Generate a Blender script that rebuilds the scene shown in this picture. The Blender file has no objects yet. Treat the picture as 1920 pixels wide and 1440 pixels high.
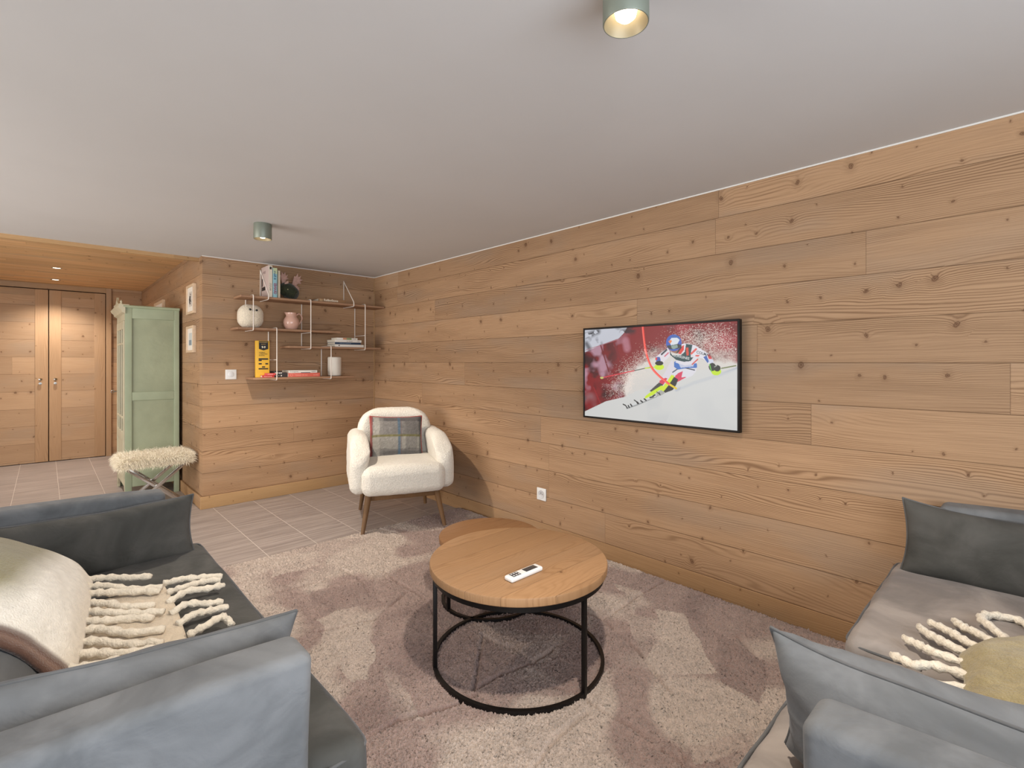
import bpy, bmesh, math, random
import numpy as np
from mathutils import Vector, Matrix, noise as mnoise
random.seed(7); RNG = np.random.default_rng(7)
PI = math.pi
C = bpy.context.scene.collection
scn = bpy.context.scene

# ------------------------------------------------------------------ camera
FPX, YAW, HOR, CAMH = 924.0, math.radians(43.445), 679.0, 1.2
cam_d = bpy.data.cameras.new('camera'); cam = bpy.data.objects.new('camera', cam_d); C.objects.link(cam)
cam_d.sensor_width = 36.0; cam_d.lens = FPX / 1920 * 36.0
cam_d.shift_y = (HOR - 720) / 1920.0
cam_d.clip_start = 0.02
cam.location = (0, 0, CAMH); cam.rotation_euler = (PI / 2, 0, -YAW)
scn.camera = cam
scn.view_settings.view_transform = 'Standard'; scn.view_settings.look = 'None'
scn.view_settings.gamma = 1.0; scn.view_settings.use_curve_mapping = False
scn.view_settings.exposure = 0.22

# ------------------------------------------------------------------ room numbers (metres)
XW, YB, HC = 2.46, 4.655, 2.07        # right wall, back wall, white ceiling
XR, YD, HH = 0.93, 8.14, 2.14         # return wall, door wall, hall ceiling
XL, YR = -2.6, -1.5                   # left wall, rear wall
PITCH, POFF = 0.182, 0.105            # wall boards

# ------------------------------------------------------------------ world and large lights
w = bpy.data.worlds.new('world'); scn.world = w; w.use_nodes = True
w.node_tree.nodes['Background'].inputs[0].default_value = (0.75, 0.87, 1.0, 1)
w.node_tree.nodes['Background'].inputs[1].default_value = 1.0
def area(name, loc, rot, sx, sy, power, col, spread=PI):
    d = bpy.data.lights.new(name, 'AREA'); d.shape = 'RECTANGLE'; d.size = sx; d.size_y = sy
    d.energy = power; d.color = col; d.spread = spread
    o = bpy.data.objects.new(name, d); C.objects.link(o); o.location = loc; o.rotation_euler = rot; return o
# rear window daylight, plus an added warm light at left for the far ceiling
area('daylight_and_fill', (-0.2, YR + 0.06, 1.15), (PI / 2, 0, 0), 3.4, 1.6, 84, (0.86, 0.92, 1.0))
area('daylight_and_fill', (XL + 0.06, 3.4, 1.2), (PI / 2, 0, -PI / 2), 2.8, 1.5, 88, (1.0, 0.93, 0.86))

# ------------------------------------------------------------------ helpers: colour and nodes
def lin(c):
    return tuple((x / 255 / 12.92) if x / 255 <= 0.04045 else ((x / 255 + 0.055) / 1.055) ** 2.4 for x in c)
class NT:
    def __init__(s, name):
        s.mat = bpy.data.materials.new(name); s.mat.use_nodes = True; s.t = s.mat.node_tree
        s.b = s.t.nodes['Principled BSDF']; s.out = s.t.nodes['Material Output']
    def n(s, typ, props=None, **ins):
        k = s.t.nodes.new(typ)
        for a, v in (props or {}).items(): setattr(k, a, v)
        for a, v in ins.items():
            key = int(a[1:]) if a[0] == '_' and a[1:].isdigit() else a.replace('_', ' ')
            s.set(k.inputs[key], v)
        return k
    def set(s, sock, v):
        if isinstance(v, bpy.types.NodeSocket): s.t.links.new(v, sock)
        else:
            if isinstance(v, (tuple, list)) and len(v) == 3 and sock.type == 'RGBA': v = (*v, 1)
            sock.default_value = v
    def m(s, op, a, b=0.0, c=0.0, clamp=False):
        k = s.t.nodes.new('ShaderNodeMath'); k.operation = op; k.use_clamp = clamp
        s.set(k.inputs[0], a); s.set(k.inputs[1], b); s.set(k.inputs[2], c); return k.outputs[0]
    def mix(s, f, a, b, blend='MIX'):
        k = s.t.nodes.new('ShaderNodeMix'); k.data_type = 'RGBA'; k.blend_type = blend
        s.set(k.inputs[0], f); s.set(k.inputs[6], a); s.set(k.inputs[7], b); return k.outputs[2]
    def sstep(s, x, lo, hi, a=0.0, b=1.0):
        k = s.t.nodes.new('ShaderNodeMapRange'); k.interpolation_type = 'SMOOTHSTEP'
        for i, v in enumerate((x, lo, hi, a, b)): s.set(k.inputs[i], v)
        return k.outputs[0]
    def comb(s, x, y, z):
        k = s.t.nodes.new('ShaderNodeCombineXYZ')
        for i, v in enumerate((x, y, z)): s.set(k.inputs[i], v)
        return k.outputs[0]
    def pos(s):
        tc = s.t.nodes.new('ShaderNodeTexCoord'); sp = s.t.nodes.new('ShaderNodeSeparateXYZ')
        s.t.links.new(tc.outputs['Object'], sp.inputs[0]); return tc.outputs['Object'], sp.outputs
    def noise(s, vec, scale, detail=2, rough=0.5, dist=0.0):
        return s.n('ShaderNodeTexNoise', Vector=vec, Scale=scale, Detail=detail, Roughness=rough, Distortion=dist).outputs[0]
    def bump(s, h, dist=0.002, strength=1.0):
        k = s.n('ShaderNodeBump', Height=h, Distance=dist, Strength=strength)
        s.t.links.new(k.outputs[0], s.b.inputs['Normal'])
    def base(s, c): s.set(s.b.inputs['Base Color'], c)
    def p(s, **kw):
        for a, v in kw.items(): s.set(s.b.inputs[a.replace('_', ' ')], v)
        return s
def simple(name, col, rough=0.5, metal=0.0, var=0.0, vscale=8, bscale=0, bdist=0.001, sheen=0.0, spec=0.5, emit=None, estr=1.0, srough=0.4):
    t = NT(name); c = lin(col); v, _ = t.pos()
    if var > 0:
        f = t.sstep(t.noise(v, vscale, 3), 0.3, 0.7)
        t.base(t.mix(f, tuple(x * (1 - var) for x in c), tuple(min(1, x * (1 + var)) for x in c)))
    else: t.base(c)
    t.p(Roughness=rough, Metallic=metal, Specular_IOR_Level=spec)
    if sheen: t.p(Sheen_Weight=sheen, Sheen_Roughness=srough)
    if bscale: t.bump(t.noise(v, bscale, 3), bdist)
    if emit: t.p(Emission_Color=(*lin(emit), 1), Emission_Strength=estr)
    return t.mat
def attr_mat(name, rough=0.8, sheen=0.0, bscale=0, bdist=0.001, emit=0.0, spec=0.3):
    t = NT(name); a = t.n('ShaderNodeAttribute', {'attribute_name': 'Col'}).outputs['Color']
    if emit: t.base((0.004, 0.004, 0.004)); t.p(Emission_Color=a, Emission_Strength=emit)
    else: t.base(a)
    t.p(Roughness=rough, Specular_IOR_Level=spec)
    if sheen: t.p(Sheen_Weight=sheen)
    if bscale: v, _ = t.pos(); t.bump(t.noise(v, bscale, 3), bdist)
    return t.mat

def wood(name, along, up, pitch, off, length, light, dark, knots=1.0, rings=105.0, warp=11.0, groove=1.0, contrast=0.72, rough=0.62, grey=0.25, seed=0.0, ashift=0.0, knot_col=(88, 56, 36), stretch=0.8, vign=0):
    t = NT(name); v, xyz = t.pos()
    a = t.m('ADD', xyz[along], ashift); u = xyz[up]; third = xyz[3 - along - up]
    r = t.m('DIVIDE', t.m('SUBTRACT', u, off), pitch); row = t.m('FLOOR', r); rf = t.m('FRACT', r)
    rn = t.n('ShaderNodeTexWhiteNoise', {'noise_dimensions': '1D'}, W=t.m('ADD', row, seed + 0.37)).outputs[0]
    al = t.m('DIVIDE', t.m('ADD', a, t.m('MULTIPLY', rn, 7.3)), length)
    bi = t.m('FLOOR', al); bf = t.m('FRACT', al)
    idn = t.m('ADD', t.m('MULTIPLY', row, 17.31), t.m('MULTIPLY', bi, 5.13))
    wn = t.n('ShaderNodeTexWhiteNoise', {'noise_dimensions': '1D'}, W=t.m('ADD', idn, seed)).outputs
    bid = wn[0]
    big = t.m('MULTIPLY', bid, 40.0)
    n1 = t.noise(t.comb(t.m('MULTIPLY', a, stretch), t.m('MULTIPLY', u, 5.0), big), 1.0, 2, 0.45)
    kv = t.n('ShaderNodeTexVoronoi', {'voronoi_dimensions': '2D'}, Vector=t.comb(t.m('ADD', a, t.m('MULTIPLY', t.m('SUBTRACT', t.noise(v, 34.0, 2), 0.5), 0.022)), t.m('ADD', t.m('MULTIPLY', u, 0.82), t.m('MULTIPLY', t.m('SUBTRACT', t.noise(v, 27.0, 2), 0.5), 0.02)), 0.0), Scale=7.2, Randomness=1.0)
    d = kv.outputs['Distance']; ks = t.n('ShaderNodeSeparateColor', _0=kv.outputs['Color']).outputs
    pres = t.m('LESS_THAN', ks[0], 0.85 * knots)
    kr = t.m('MULTIPLY_ADD', t.m('POWER', ks[1], 3.5), 0.07, 0.024)
    pull = t.m('MULTIPLY', t.m('POWER', 2.718, t.m('MULTIPLY', t.m('DIVIDE', d, kr), -0.55)), t.m('MULTIPLY', pres, t.m('MULTIPLY', kr, 32.0)))
    ph = t.m('ADD', t.m('ADD', t.m('MULTIPLY', u, rings), t.m('MULTIPLY', n1, warp * 2.0)), t.m('MULTIPLY', pull, 1.4))
    ph = t.m('ADD', ph, t.m('MULTIPLY', bid, 9.0))
    g = t.m('MULTIPLY_ADD', t.m('SINE', t.m('MULTIPLY', ph, 6.2832)), 0.5, 0.5)
    g = t.m('POWER', g, 2.6)
    cmod = t.sstep(t.noise(t.comb(t.m('MULTIPLY', a, 1.1), t.m('MULTIPLY', u, 9.0), t.m('ADD', big, 3.3)), 1.0, 2), 0.36, 0.66, 0.12, 1.0)
    fine = t.noise(t.comb(t.m('MULTIPLY', a, 5.0), t.m('MULTIPLY', u, 260.0), big), 1.0, 2)
    gf = t.m('MULTIPLY', t.m('MULTIPLY', g, cmod), contrast)
    col = t.mix(gf, lin(light), lin(dark))
    col = t.mix(t.m('MULTIPLY', t.sstep(fine, 0.35, 0.7), 0.22), col, lin(dark))
    gp = t.sstep(t.noise(t.comb(t.m('MULTIPLY', a, 1.3), t.m('MULTIPLY', u, 4.0), t.m('ADD', big, 9.0)), 1.0, 3), 0.5, 0.72)
    lg = lin(light); gl = sum(lg) / 3
    col = t.mix(t.m('MULTIPLY', gp, grey), col, (gl * 0.95, gl * 0.83, gl * 0.70))
    tint = t.mix(bid, (0.88, 0.86, 0.84), (1.10, 1.08, 1.05)); col = t.mix(1.0, col, tint, 'MULTIPLY')
    dr = t.m('DIVIDE', d, kr); kn = t.m('MULTIPLY', t.sstep(dr, 1.25, 0.6), pres)
    kring = t.m('MULTIPLY_ADD', t.m('SINE', t.m('MULTIPLY', dr, 11.0)), 0.22, 0.6); halo = t.m('MULTIPLY', t.sstep(dr, 3.2, 1.0), t.m('MULTIPLY', pres, 0.22))
    col = t.mix(halo, col, lin(dark)); col = t.mix(t.m('MULTIPLY', kn, kring), col, lin(knot_col))
    if groove:
        e = t.m('MINIMUM', rf, t.m('SUBTRACT', 1.0, rf)); gw = 0.0014 / pitch
        line = t.sstep(e, gw * 1.5, gw * 0.3)
        je = t.m('MINIMUM', bf, t.m('SUBTRACT', 1.0, bf)); jw = 0.0011 / length
        jl = t.sstep(je, jw * 1.4, jw * 0.3)
        ln = t.m('MAXIMUM', line, t.m('MULTIPLY', jl, 0.55))
        col = t.mix(t.m('MULTIPLY', ln, 0.60 * groove), col, lin((70, 44, 26)))
        hgt = t.m('SUBTRACT', t.m('MULTIPLY', g, -0.14), ln)
    else: hgt = t.m('MULTIPLY', g, -0.14)
    t.base(col); t.p(Roughness=rough, Specular_IOR_Level=0.25); t.bump(hgt, 0.003, 0.6)
    return t.mat

# ------------------------------------------------------------------ helpers: geometry
def rbox(size, r=0.004, seg=2, inner=(1, 1, 1), center=(0, 0, 0), deform=None):
    ax = []
    for s, ni in zip(size, inner):
        h = s / 2; rr = min(r, h * 0.999)
        if rr <= 0: l = list(np.linspace(-h, h, ni + 1))
        else:
            e = [-h + rr * (1 - math.tan((1 - k / seg) * PI / 4)) for k in range(seg + 1)]
            mid = list(np.linspace(-h + rr, h - rr, ni + 1)) if h - rr > 1e-6 else [0.0]
            l = e[:-1] + mid + [-x for x in reversed(e[:-1])]
        ax.append(l)
    idx, V, Fc = {}, [], []
    nx, ny, nz = (len(a) - 1 for a in ax)
    def vid(i, j, k):
        key = (i, j, k)
        if key not in idx:
            p = np.array((ax[0][i], ax[1][j], ax[2][k]))
            hs = np.array(size) / 2; rr = np.minimum(r, hs * 0.999)
            if r > 0:
                q = np.clip(p, -(hs - rr), hs - rr); dd = p - q; L = np.linalg.norm(dd)
                if L > 1e-9: p = q + dd / L * np.min(rr[np.abs(dd) > 1e-9])
            idx[key] = len(V); V.append(p)
        return idx[key]
    for k, fl in ((0, 1), (nz, 0)):
        for i in range(nx):
            for j in range(ny):
                f = [vid(i, j, k), vid(i + 1, j, k), vid(i + 1, j + 1, k), vid(i, j + 1, k)]; Fc.append(f[::-1] if fl else f)
    for j, fl in ((0, 0), (ny, 1)):
        for i in range(nx):
            for k in range(nz):
                f = [vid(i, j, k), vid(i + 1, j, k), vid(i + 1, j, k + 1), vid(i, j, k + 1)]; Fc.append(f[::-1] if fl else f)
    for i, fl in ((0, 1), (nx, 0)):
        for j in range(ny):
            for k in range(nz):
                f = [vid(i, j, k), vid(i, j + 1, k), vid(i, j + 1, k + 1), vid(i, j, k + 1)]; Fc.append(f[::-1] if fl else f)
    V = np.array(V)
    if deform: V = np.array([deform(Vector(p)) for p in V])
    return V + np.array(center), Fc
class MB:
    def __init__(s): s.v = []; s.f = []
    def add(s, V, F, M=None):
        b = len(s.v)
        for p in V:
            p = Vector(p); s.v.append(tuple(M @ p) if M else tuple(p))
        s.f += [[i + b for i in f] for f in F]; return s
    def box(s, c, size, r=0.003, seg=2, M=None, **k):
        V, F = rbox(size, r, seg, center=c, **k); return s.add(V, F, M)
    def b2(s, lo, hi, r=0.003, **k):
        return s.box([(a + b) / 2 for a, b in zip(lo, hi)], [b - a for a, b in zip(lo, hi)], r, **k)
    def bar(s, p, q, wd, ht, r=0.002, up=(0, 0, 1)):
        p, q = Vector(p), Vector(q); z = (q - p); L = z.length; z.normalize()
        x = Vector(up).cross(z)
        if x.length < 1e-4: x = Vector((1, 0, 0)).cross(z)
        x.normalize(); y = z.cross(x)
        M = Matrix.Translation((p + q) / 2) @ Matrix((x, y, z)).transposed().to_4x4()
        V, F = rbox((wd, ht, L), r); return s.add(V, F, M)
    def tube(s, pts, r, n=8, closed=False, cap=True):
        P = [Vector(p) for p in pts]; R = r if isinstance(r, (list, tuple)) else [r] * len(P); b = len(s.v); N = len(P)
        T = []
        for i in range(N):
            a = P[(i - 1) % N] if closed or i > 0 else P[i]; c = P[(i + 1) % N] if closed or i < N - 1 else P[i]
            T.append((c - a).normalized() if (c - a).length > 1e-9 else Vector((0, 0, 1)))
        u = T[0].orthogonal().normalized()
        for i in range(N):
            u = (u - T[i] * u.dot(T[i]))
            u = u.normalized() if u.length > 1e-6 else T[i].orthogonal().normalized()
            w_ = T[i].cross(u)
            for k in range(n):
                an = 2 * PI * k / n; s.v.append(tuple(P[i] + (u * math.cos(an) + w_ * math.sin(an)) * R[i]))
        for i in range(N if closed else N - 1):
            for k in range(n):
                i2 = (i + 1) % N
                s.f.append([b + i * n + k, b + i * n + (k + 1) % n, b + i2 * n + (k + 1) % n, b + i2 * n + k])
        if cap and not closed:
            s.f.append([b + k for k in range(n)][::-1]); s.f.append([b + (N - 1) * n + k for k in range(n)])
        return s
    def lathe(s, prof, n=32, M=None, cx=0, cy=0, cap=True):
        V, F = [], []; m_ = len(prof)
        for i in range(n):
            a = 2 * PI * i / n
            for (rr, z) in prof: V.append((cx + rr * math.cos(a), cy + rr * math.sin(a), z))
        for i in range(n):
            j = (i + 1) % n
            for k in range(m_ - 1): F.append([i * m_ + k, j * m_ + k, j * m_ + k + 1, i * m_ + k + 1])
        if cap and prof[0][0] > 1e-6: F.append([i * m_ for i in range(n)][::-1])
        if cap and prof[-1][0] > 1e-6: F.append([i * m_ + m_ - 1 for i in range(n)])
        return s.add(V, F, M)
    def prism(s, poly, d, M=None):
        n = len(poly); V = [(x, y, 0) for x, y in poly] + [(x, y, d) for x, y in poly]
        F = [list(range(n))[::-1], list(range(n, 2 * n))] + [[i, (i + 1) % n, n + (i + 1) % n, n + i] for i in range(n)]
        return s.add(V, F, M)
    def grid(s, P):                      # P: array rows x cols x 3
        r, c = len(P), len(P[0]); V = [p for row in P for p in row]
        F = [[i * c + j, i * c + j + 1, (i + 1) * c + j + 1, (i + 1) * c + j] for i in range(r - 1) for j in range(c - 1)]
        return s.add(V, F)
    def build(s, name, mat=None, parent=None, smooth=40, merge=False):
        me = bpy.data.meshes.new(name); me.from_pydata(s.v, [], s.f)
        if merge or len(s.v) < 60000:
            bm = bmesh.new(); bm.from_mesh(me)
            if merge: bmesh.ops.remove_doubles(bm, verts=bm.verts, dist=1e-5)
            bmesh.ops.recalc_face_normals(bm, faces=bm.faces); bm.to_mesh(me); bm.free()
        return finish(name, me, mat, parent, smooth)
def finish(name, me, mat, parent, smooth):
    if mat: me.materials.append(mat)
    if smooth:
        me.polygons.foreach_set('use_smooth', [True] * len(me.polygons))
        if smooth < 180: me.set_sharp_from_angle(angle=math.radians(smooth))
    o = bpy.data.objects.new(name, me); C.objects.link(o)
    if parent: o.parent = parent
    return o
def tag(o, label=None, cat=None, group=None, kind=None):
    if label: o['label'] = label
    if cat: o['category'] = cat
    if group: o['group'] = group
    if kind: o['kind'] = kind
    return o
def thing(name, label, cat, loc=(0, 0, 0), rz=0, group=None):
    o = bpy.data.objects.new(name, None); o.empty_display_size = 0.05; C.objects.link(o)
    o.location = loc; o.rotation_euler = (0, 0, rz); return tag(o, label, cat, group)
def struct(o): o['kind'] = 'structure'; return o
def paint(o, fn):
    me = o.data; n = len(me.vertices); co = np.empty(n * 3); me.vertices.foreach_get('co', co); co = co.reshape(n, 3)
    c = np.ones((n, 4)); c[:, :3] = fn(co); at = me.color_attributes.new('Col', 'FLOAT_COLOR', 'POINT')
    at.data.foreach_set('color', c.astype(np.float32).ravel())
def nz(p, s): return mnoise.noise(Vector(p) * s)
def text(body, size, M, mat, parent, name='lettering', ext=0.0003, spacing=1.0, bold=0.0, align='LEFT', xs=1.0):
    cu = bpy.data.curves.new('t', 'FONT'); cu.body = body; cu.size = size; cu.extrude = ext; cu.space_character = spacing; cu.offset = bold; cu.align_x = align
    cu.resolution_u = 3
    ob = bpy.data.objects.new('t', cu); C.objects.link(ob); me = bpy.data.meshes.new_from_object(ob)
    bpy.data.objects.remove(ob); bpy.data.curves.remove(cu)
    me.transform(M @ Matrix.Scale(xs, 4, (1, 0, 0))); return finish(name, me, mat, parent, 0)
def frame(o, x, y):                       # matrix with origin o, x and y axes
    x = Vector(x).normalized(); y = Vector(y).normalized(); z = x.cross(y).normalized(); y = z.cross(x)
    return Matrix.Translation(o) @ Matrix((x, y, z)).transposed().to_4x4()
def apply(o, M): o.data.transform(M); return o
FWD = Vector((math.sin(YAW), math.cos(YAW), 0)); RGT = Vector((math.cos(YAW), -math.sin(YAW), 0))
def onx(u, v, x):                         # measured photo pixel -> point on the wall plane x
    r = FWD + RGT * ((u - 960) / FPX) + Vector((0, 0, (HOR - v) / FPX)); return Vector((0, 0, CAMH)) + r * (x / r.x)
def onz(u, v, z):
    r = FWD + RGT * ((u - 960) / FPX) + Vector((0, 0, (HOR - v) / FPX)); return Vector((0, 0, CAMH)) + r * ((z - CAMH) / r.z)
def cat_rom(P, n):
    P = [Vector(p) for p in P]; Q = [P[0] * 2 - P[1]] + P + [P[-1] * 2 - P[-2]]; out = []
    for i in range(1, len(Q) - 2):
        for k in range(n):
            t = k / n; a, b, c, d = Q[i - 1], Q[i], Q[i + 1], Q[i + 2]
            out.append(0.5 * ((2 * b) + (c - a) * t + (2 * a - 5 * b + 4 * c - d) * t * t + (3 * b - a - 3 * c + d) * t ** 3))
    out.append(P[-1]); return out

# ------------------------------------------------------------------ materials
WL, WD = (178, 145, 113), (110, 79, 54)
M_wall_r = wood('larch_boards_right', 1, 2, PITCH, POFF, 3.1, WL, WD, ashift=0.4)
M_wall_b = wood('larch_boards_back', 0, 2, PITCH, POFF, 4.3, WL, WD, seed=3.0)
M_wall_s = wood('larch_boards_return', 1, 2, PITCH, POFF, 4.0, WL, WD, seed=8.0)
M_ceil_w = wood('larch_ceiling', 0, 1, 0.10, 0.02, 3.0, (232, 194, 146), (176, 130, 84), knots=0.3, seed=5.0, contrast=0.7)
M_skirt_x = wood('skirting_x', 0, 2, 0.4, -0.1, 5, (188, 154, 112), (146, 110, 72), knots=0.6, groove=0, contrast=0.35, seed=2)
M_skirt_y = wood('skirting_y', 1, 2, 0.4, -0.1, 5, (164, 131, 96), (118, 86, 56), knots=0.6, groove=0, contrast=0.4, seed=4)
M_door_p = wood('door_boards', 0, 2, 0.205, 0.03, 9.0, (184, 154, 124), (142, 108, 78), knots=0.7, seed=11, contrast=0.5)
M_door_v = wood('door_stile', 2, 0, 0.5, -0.2, 9.0, (182, 150, 118), (142, 108, 76), knots=0.35, groove=0, seed=13, contrast=0.4)
M_door_h = wood('door_rail', 0, 2, 0.5, -0.2, 9.0, (172, 142, 110), (136, 102, 72), knots=0.3, groove=0, seed=17, contrast=0.4)
M_dark_gap = simple('door_gap', (38, 24, 16), 0.9)
M_paint = simple('ceiling_paint', (205, 205, 205), 0.8, var=0.02, vscale=1.2, bscale=5, bdist=0.0015)
M_caulk = simple('white_caulk', (226, 224, 218), 0.6)
M_plain = simple('plain_wall', (206, 198, 186), 0.85, bscale=30, bdist=0.001)
M_oak = wood('oak_top', 0, 1, 0.118, 0.03, 9.0, (166, 130, 95), (130, 95, 62), knots=0.12, rings=60, warp=14, contrast=0.4, groove=0.25, rough=0.45, grey=0.1, stretch=1.6, seed=21)
M_oak_shade = wood('oak_top_shaded', 0, 1, 0.118, 0.05, 9.0, (146, 108, 74), (112, 78, 48), knots=0.12, rings=60, warp=14, contrast=0.4, groove=0.25, rough=0.45, grey=0.1, stretch=1.6, seed=23)  # same oak, darkened for the shade of the larger table
M_oak_edge = simple('oak_edge', (172, 138, 102), 0.5, var=0.08, vscale=30)
M_shelf = wood('shelf_oak', 0, 1, 0.5, -0.2, 9.0, (164, 130, 104), (124, 92, 70), knots=0, groove=0, contrast=0.5, rings=90, seed=31, grey=0.1)
M_leg = wood('walnut_leg', 2, 0, 0.5, -0.2, 9, (122, 92, 62), (78, 54, 34), knots=0, groove=0, contrast=0.6, rings=150, seed=37)
M_black = simple('black_metal', (30, 27, 26), 0.45, 0.6, bscale=60, bdist=0.0003)
M_white = simple('white_plastic', (232, 232, 230), 0.35)
M_wire = simple('white_wire', (235, 226, 216), 0.4)
M_chrome = simple('polished_chrome', (196, 190, 182), 0.12, 1.0)
M_steel = simple('brushed_steel', (168, 164, 158), 0.3, 1.0)
M_sage = None
def tile_mat():
    t = NT('floor_tiles'); v, p = t.pos(); S = 0.3033
    fx = t.m('FRACT', t.m('DIVIDE', t.m('SUBTRACT', p[0], 0.093), S)); fy = t.m('FRACT', t.m('DIVIDE', t.m('SUBTRACT', p[1], 0.208), S))
    col_i = t.m('FLOOR', t.m('DIVIDE', t.m('SUBTRACT', p[0], 0.093), S)); row_i = t.m('FLOOR', t.m('DIVIDE', t.m('SUBTRACT', p[1], 0.208), S))
    ex = t.m('MINIMUM', fx, t.m('SUBTRACT', 1.0, fx)); ey = t.m('MINIMUM', fy, t.m('SUBTRACT', 1.0, fy))
    gx = t.sstep(ex, 0.0085, 0.0045); gy = t.m('MULTIPLY', t.sstep(ey, 0.0075, 0.004), 0.55); g = t.m('MAXIMUM', gx, gy)
    wn = t.n('ShaderNodeTexWhiteNoise', {'noise_dimensions': '2D'}, Vector=t.comb(col_i, row_i, 0.0)).outputs[0]
    s1 = t.noise(t.comb(t.m('MULTIPLY', p[0], 3.0), t.m('MULTIPLY', p[1], 46.0), t.m('MULTIPLY', wn, 8.0)), 1.0, 4)
    c = t.mix(t.sstep(s1, 0.3, 0.7), lin((142, 132, 128)), lin((172, 161, 155)))
    c = t.mix(1.0, c, t.mix(wn, (0.95, 0.95, 0.95), (1.05, 1.05, 1.05)), 'MULTIPLY')
    c = t.mix(g, c, lin((206, 196, 188))); t.base(c); t.p(Roughness=t.m('MULTIPLY_ADD', s1, 0.16, 0.34), Specular_IOR_Level=0.4)
    t.bump(t.m('SUBTRACT', t.m('MULTIPLY', s1, 0.15), g), 0.0015, 0.5); return t.mat
M_tile = tile_mat()
def velvet(name, a, b, sheen=0.7, tint=(150, 156, 170)):
    t = NT(name); v, p = t.pos()
    f = t.sstep(t.noise(v, 5.0, 4, 0.6, 0.6), 0.3, 0.72); c = t.mix(f, lin(a), lin(b)); t.base(c)
    t.p(Roughness=0.85, Specular_IOR_Level=0.15, Sheen_Weight=sheen, Sheen_Roughness=0.35, Sheen_Tint=(*lin(tint), 1))
    h = t.m('ADD', t.m('MULTIPLY', t.noise(v, 14, 3, 0.6, 1.0), 1.0), t.m('MULTIPLY', t.noise(v, 300, 2), 0.08)); t.bump(h, 0.006, 0.5)
    return t.mat
M_velvet = velvet('grey_velvet', (92, 94, 96), (120, 122, 124), 0.2, (150, 151, 156))
M_velvet_d = velvet('charcoal_velvet', (66, 66, 63), (88, 87, 84), 0.22)
M_velvet_lit = velvet('grey_velvet_lit', (124, 117, 112), (160, 151, 144), 0.35)  # same grey velvet, lamplight on the right sofa seat put into the colour
M_pipe = velvet('velvet_piping', (84, 84, 84), (104, 104, 104), 0.6)
M_boucle = simple('boucle', (226, 220, 208), 0.95, var=0.05, vscale=90, bscale=140, bdist=0.006, sheen=0.4, spec=0.1)
M_fringe = simple('cream_wool', (226, 216, 198), 0.95, var=0.08, vscale=60, bscale=160, bdist=0.004, sheen=0.4, spec=0.1)
M_throw = attr_mat('woven_throw', 0.95, 0.4, 220, 0.003, spec=0.1)
M_rug = attr_mat('shag_pile', 0.95, 0.35, 330, 0.006, spec=0.05)
M_plaid = attr_mat('plaid_wool', 0.9, 0.2, 260, 0.0015, spec=0.1)
M_green = simple('sage_paint', (162, 173, 145), 0.55, var=0.06, vscale=6, bscale=24, bdist=0.0015)
M_green_lit = simple('sage_paint_lit', (196, 190, 164), 0.55, var=0.05, vscale=8)  # the cabinet's sage, warm light on its front put into the colour
M_green_in = simple('sage_panel_paint', (160, 168, 140), 0.6, var=0.08, vscale=5, bscale=24, bdist=0.0015)
M_glass = NT('cabinet_glass').p(Roughness=0.05, Transmission_Weight=1.0, Base_Color=(0.75, 0.8, 0.78, 1), IOR=1.1).mat
M_lampbody = simple('sage_grey_metal', (128, 134, 122), 0.45, 0.3)
M_lampin = simple('lamp_reflector', (150, 138, 112), 0.45, 0.2)
M_bulb = simple('lit_bulb', (255, 250, 240), 0.5, emit=(255, 240, 214), estr=4.5)
M_fur = simple('cream_fur', (250, 240, 220), 0.9, var=0.07, vscale=40, sheen=0.3, spec=0.1)

# ================================================================== the setting
def sbox(name, lo, hi, mat, r=0.0):
    return struct(MB().b2(lo, hi, r).build(name, mat, smooth=0 if r == 0 else 40))
sbox('floor', (XL - .1, YR - .1, -.1), (XW + .1, YD + .1, 0), M_tile)
sbox('ceiling', (XL - .1, YR - .1, HC), (XW + .1, 4.78, HC + .14), M_paint)
sbox('ceiling_hall', (XL - .1, 4.80, HH), (XR + .06, YD + .1, HH + .08), M_ceil_w)
sbox('wall_right', (XW, YR - .1, 0), (XW + .1, YB + .1, HC), M_wall_r)
sbox('wall_back', (XR, YB, 0), (XW, YB + .1, HC), M_wall_b)
sbox('wall_return', (XR + .001, YB + .002, 0), (XR + .1, YD + .1, HH), M_wall_s)
sbox('baseboard_right', (XW - .007, YR, 0), (XW, YB, .104), M_skirt_y, .002)
sbox('baseboard_back', (XR - .016, YB - .016, 0), (XW - .007, YB, .1), M_skirt_x, .003)
sbox('baseboard_return', (XR - .0158, YB - .0158, 0), (XR + .001, YD - .03, .0995), M_skirt_y, .003)
sbox('trim_1', (XL, 4.78, 2.04), (XR + .001, 4.80, HH + .01), M_skirt_x, .002)          # fascia at the end of the white ceiling
# thin white sealant line where boards meet the ceiling, and the pale corner bead
sbox('trim_2', (XR - .003, YB - .004, HC - .006), (XW, YB, HC), M_caulk)
sbox('trim_3', (XW - .004, YR, HC - .006), (XW, YB, HC), M_caulk)
sbox('trim_4', (XW - .010, YB - .006, .1), (XW - .0005, YB, HC - .006), M_skirt_x, .001)
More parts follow.
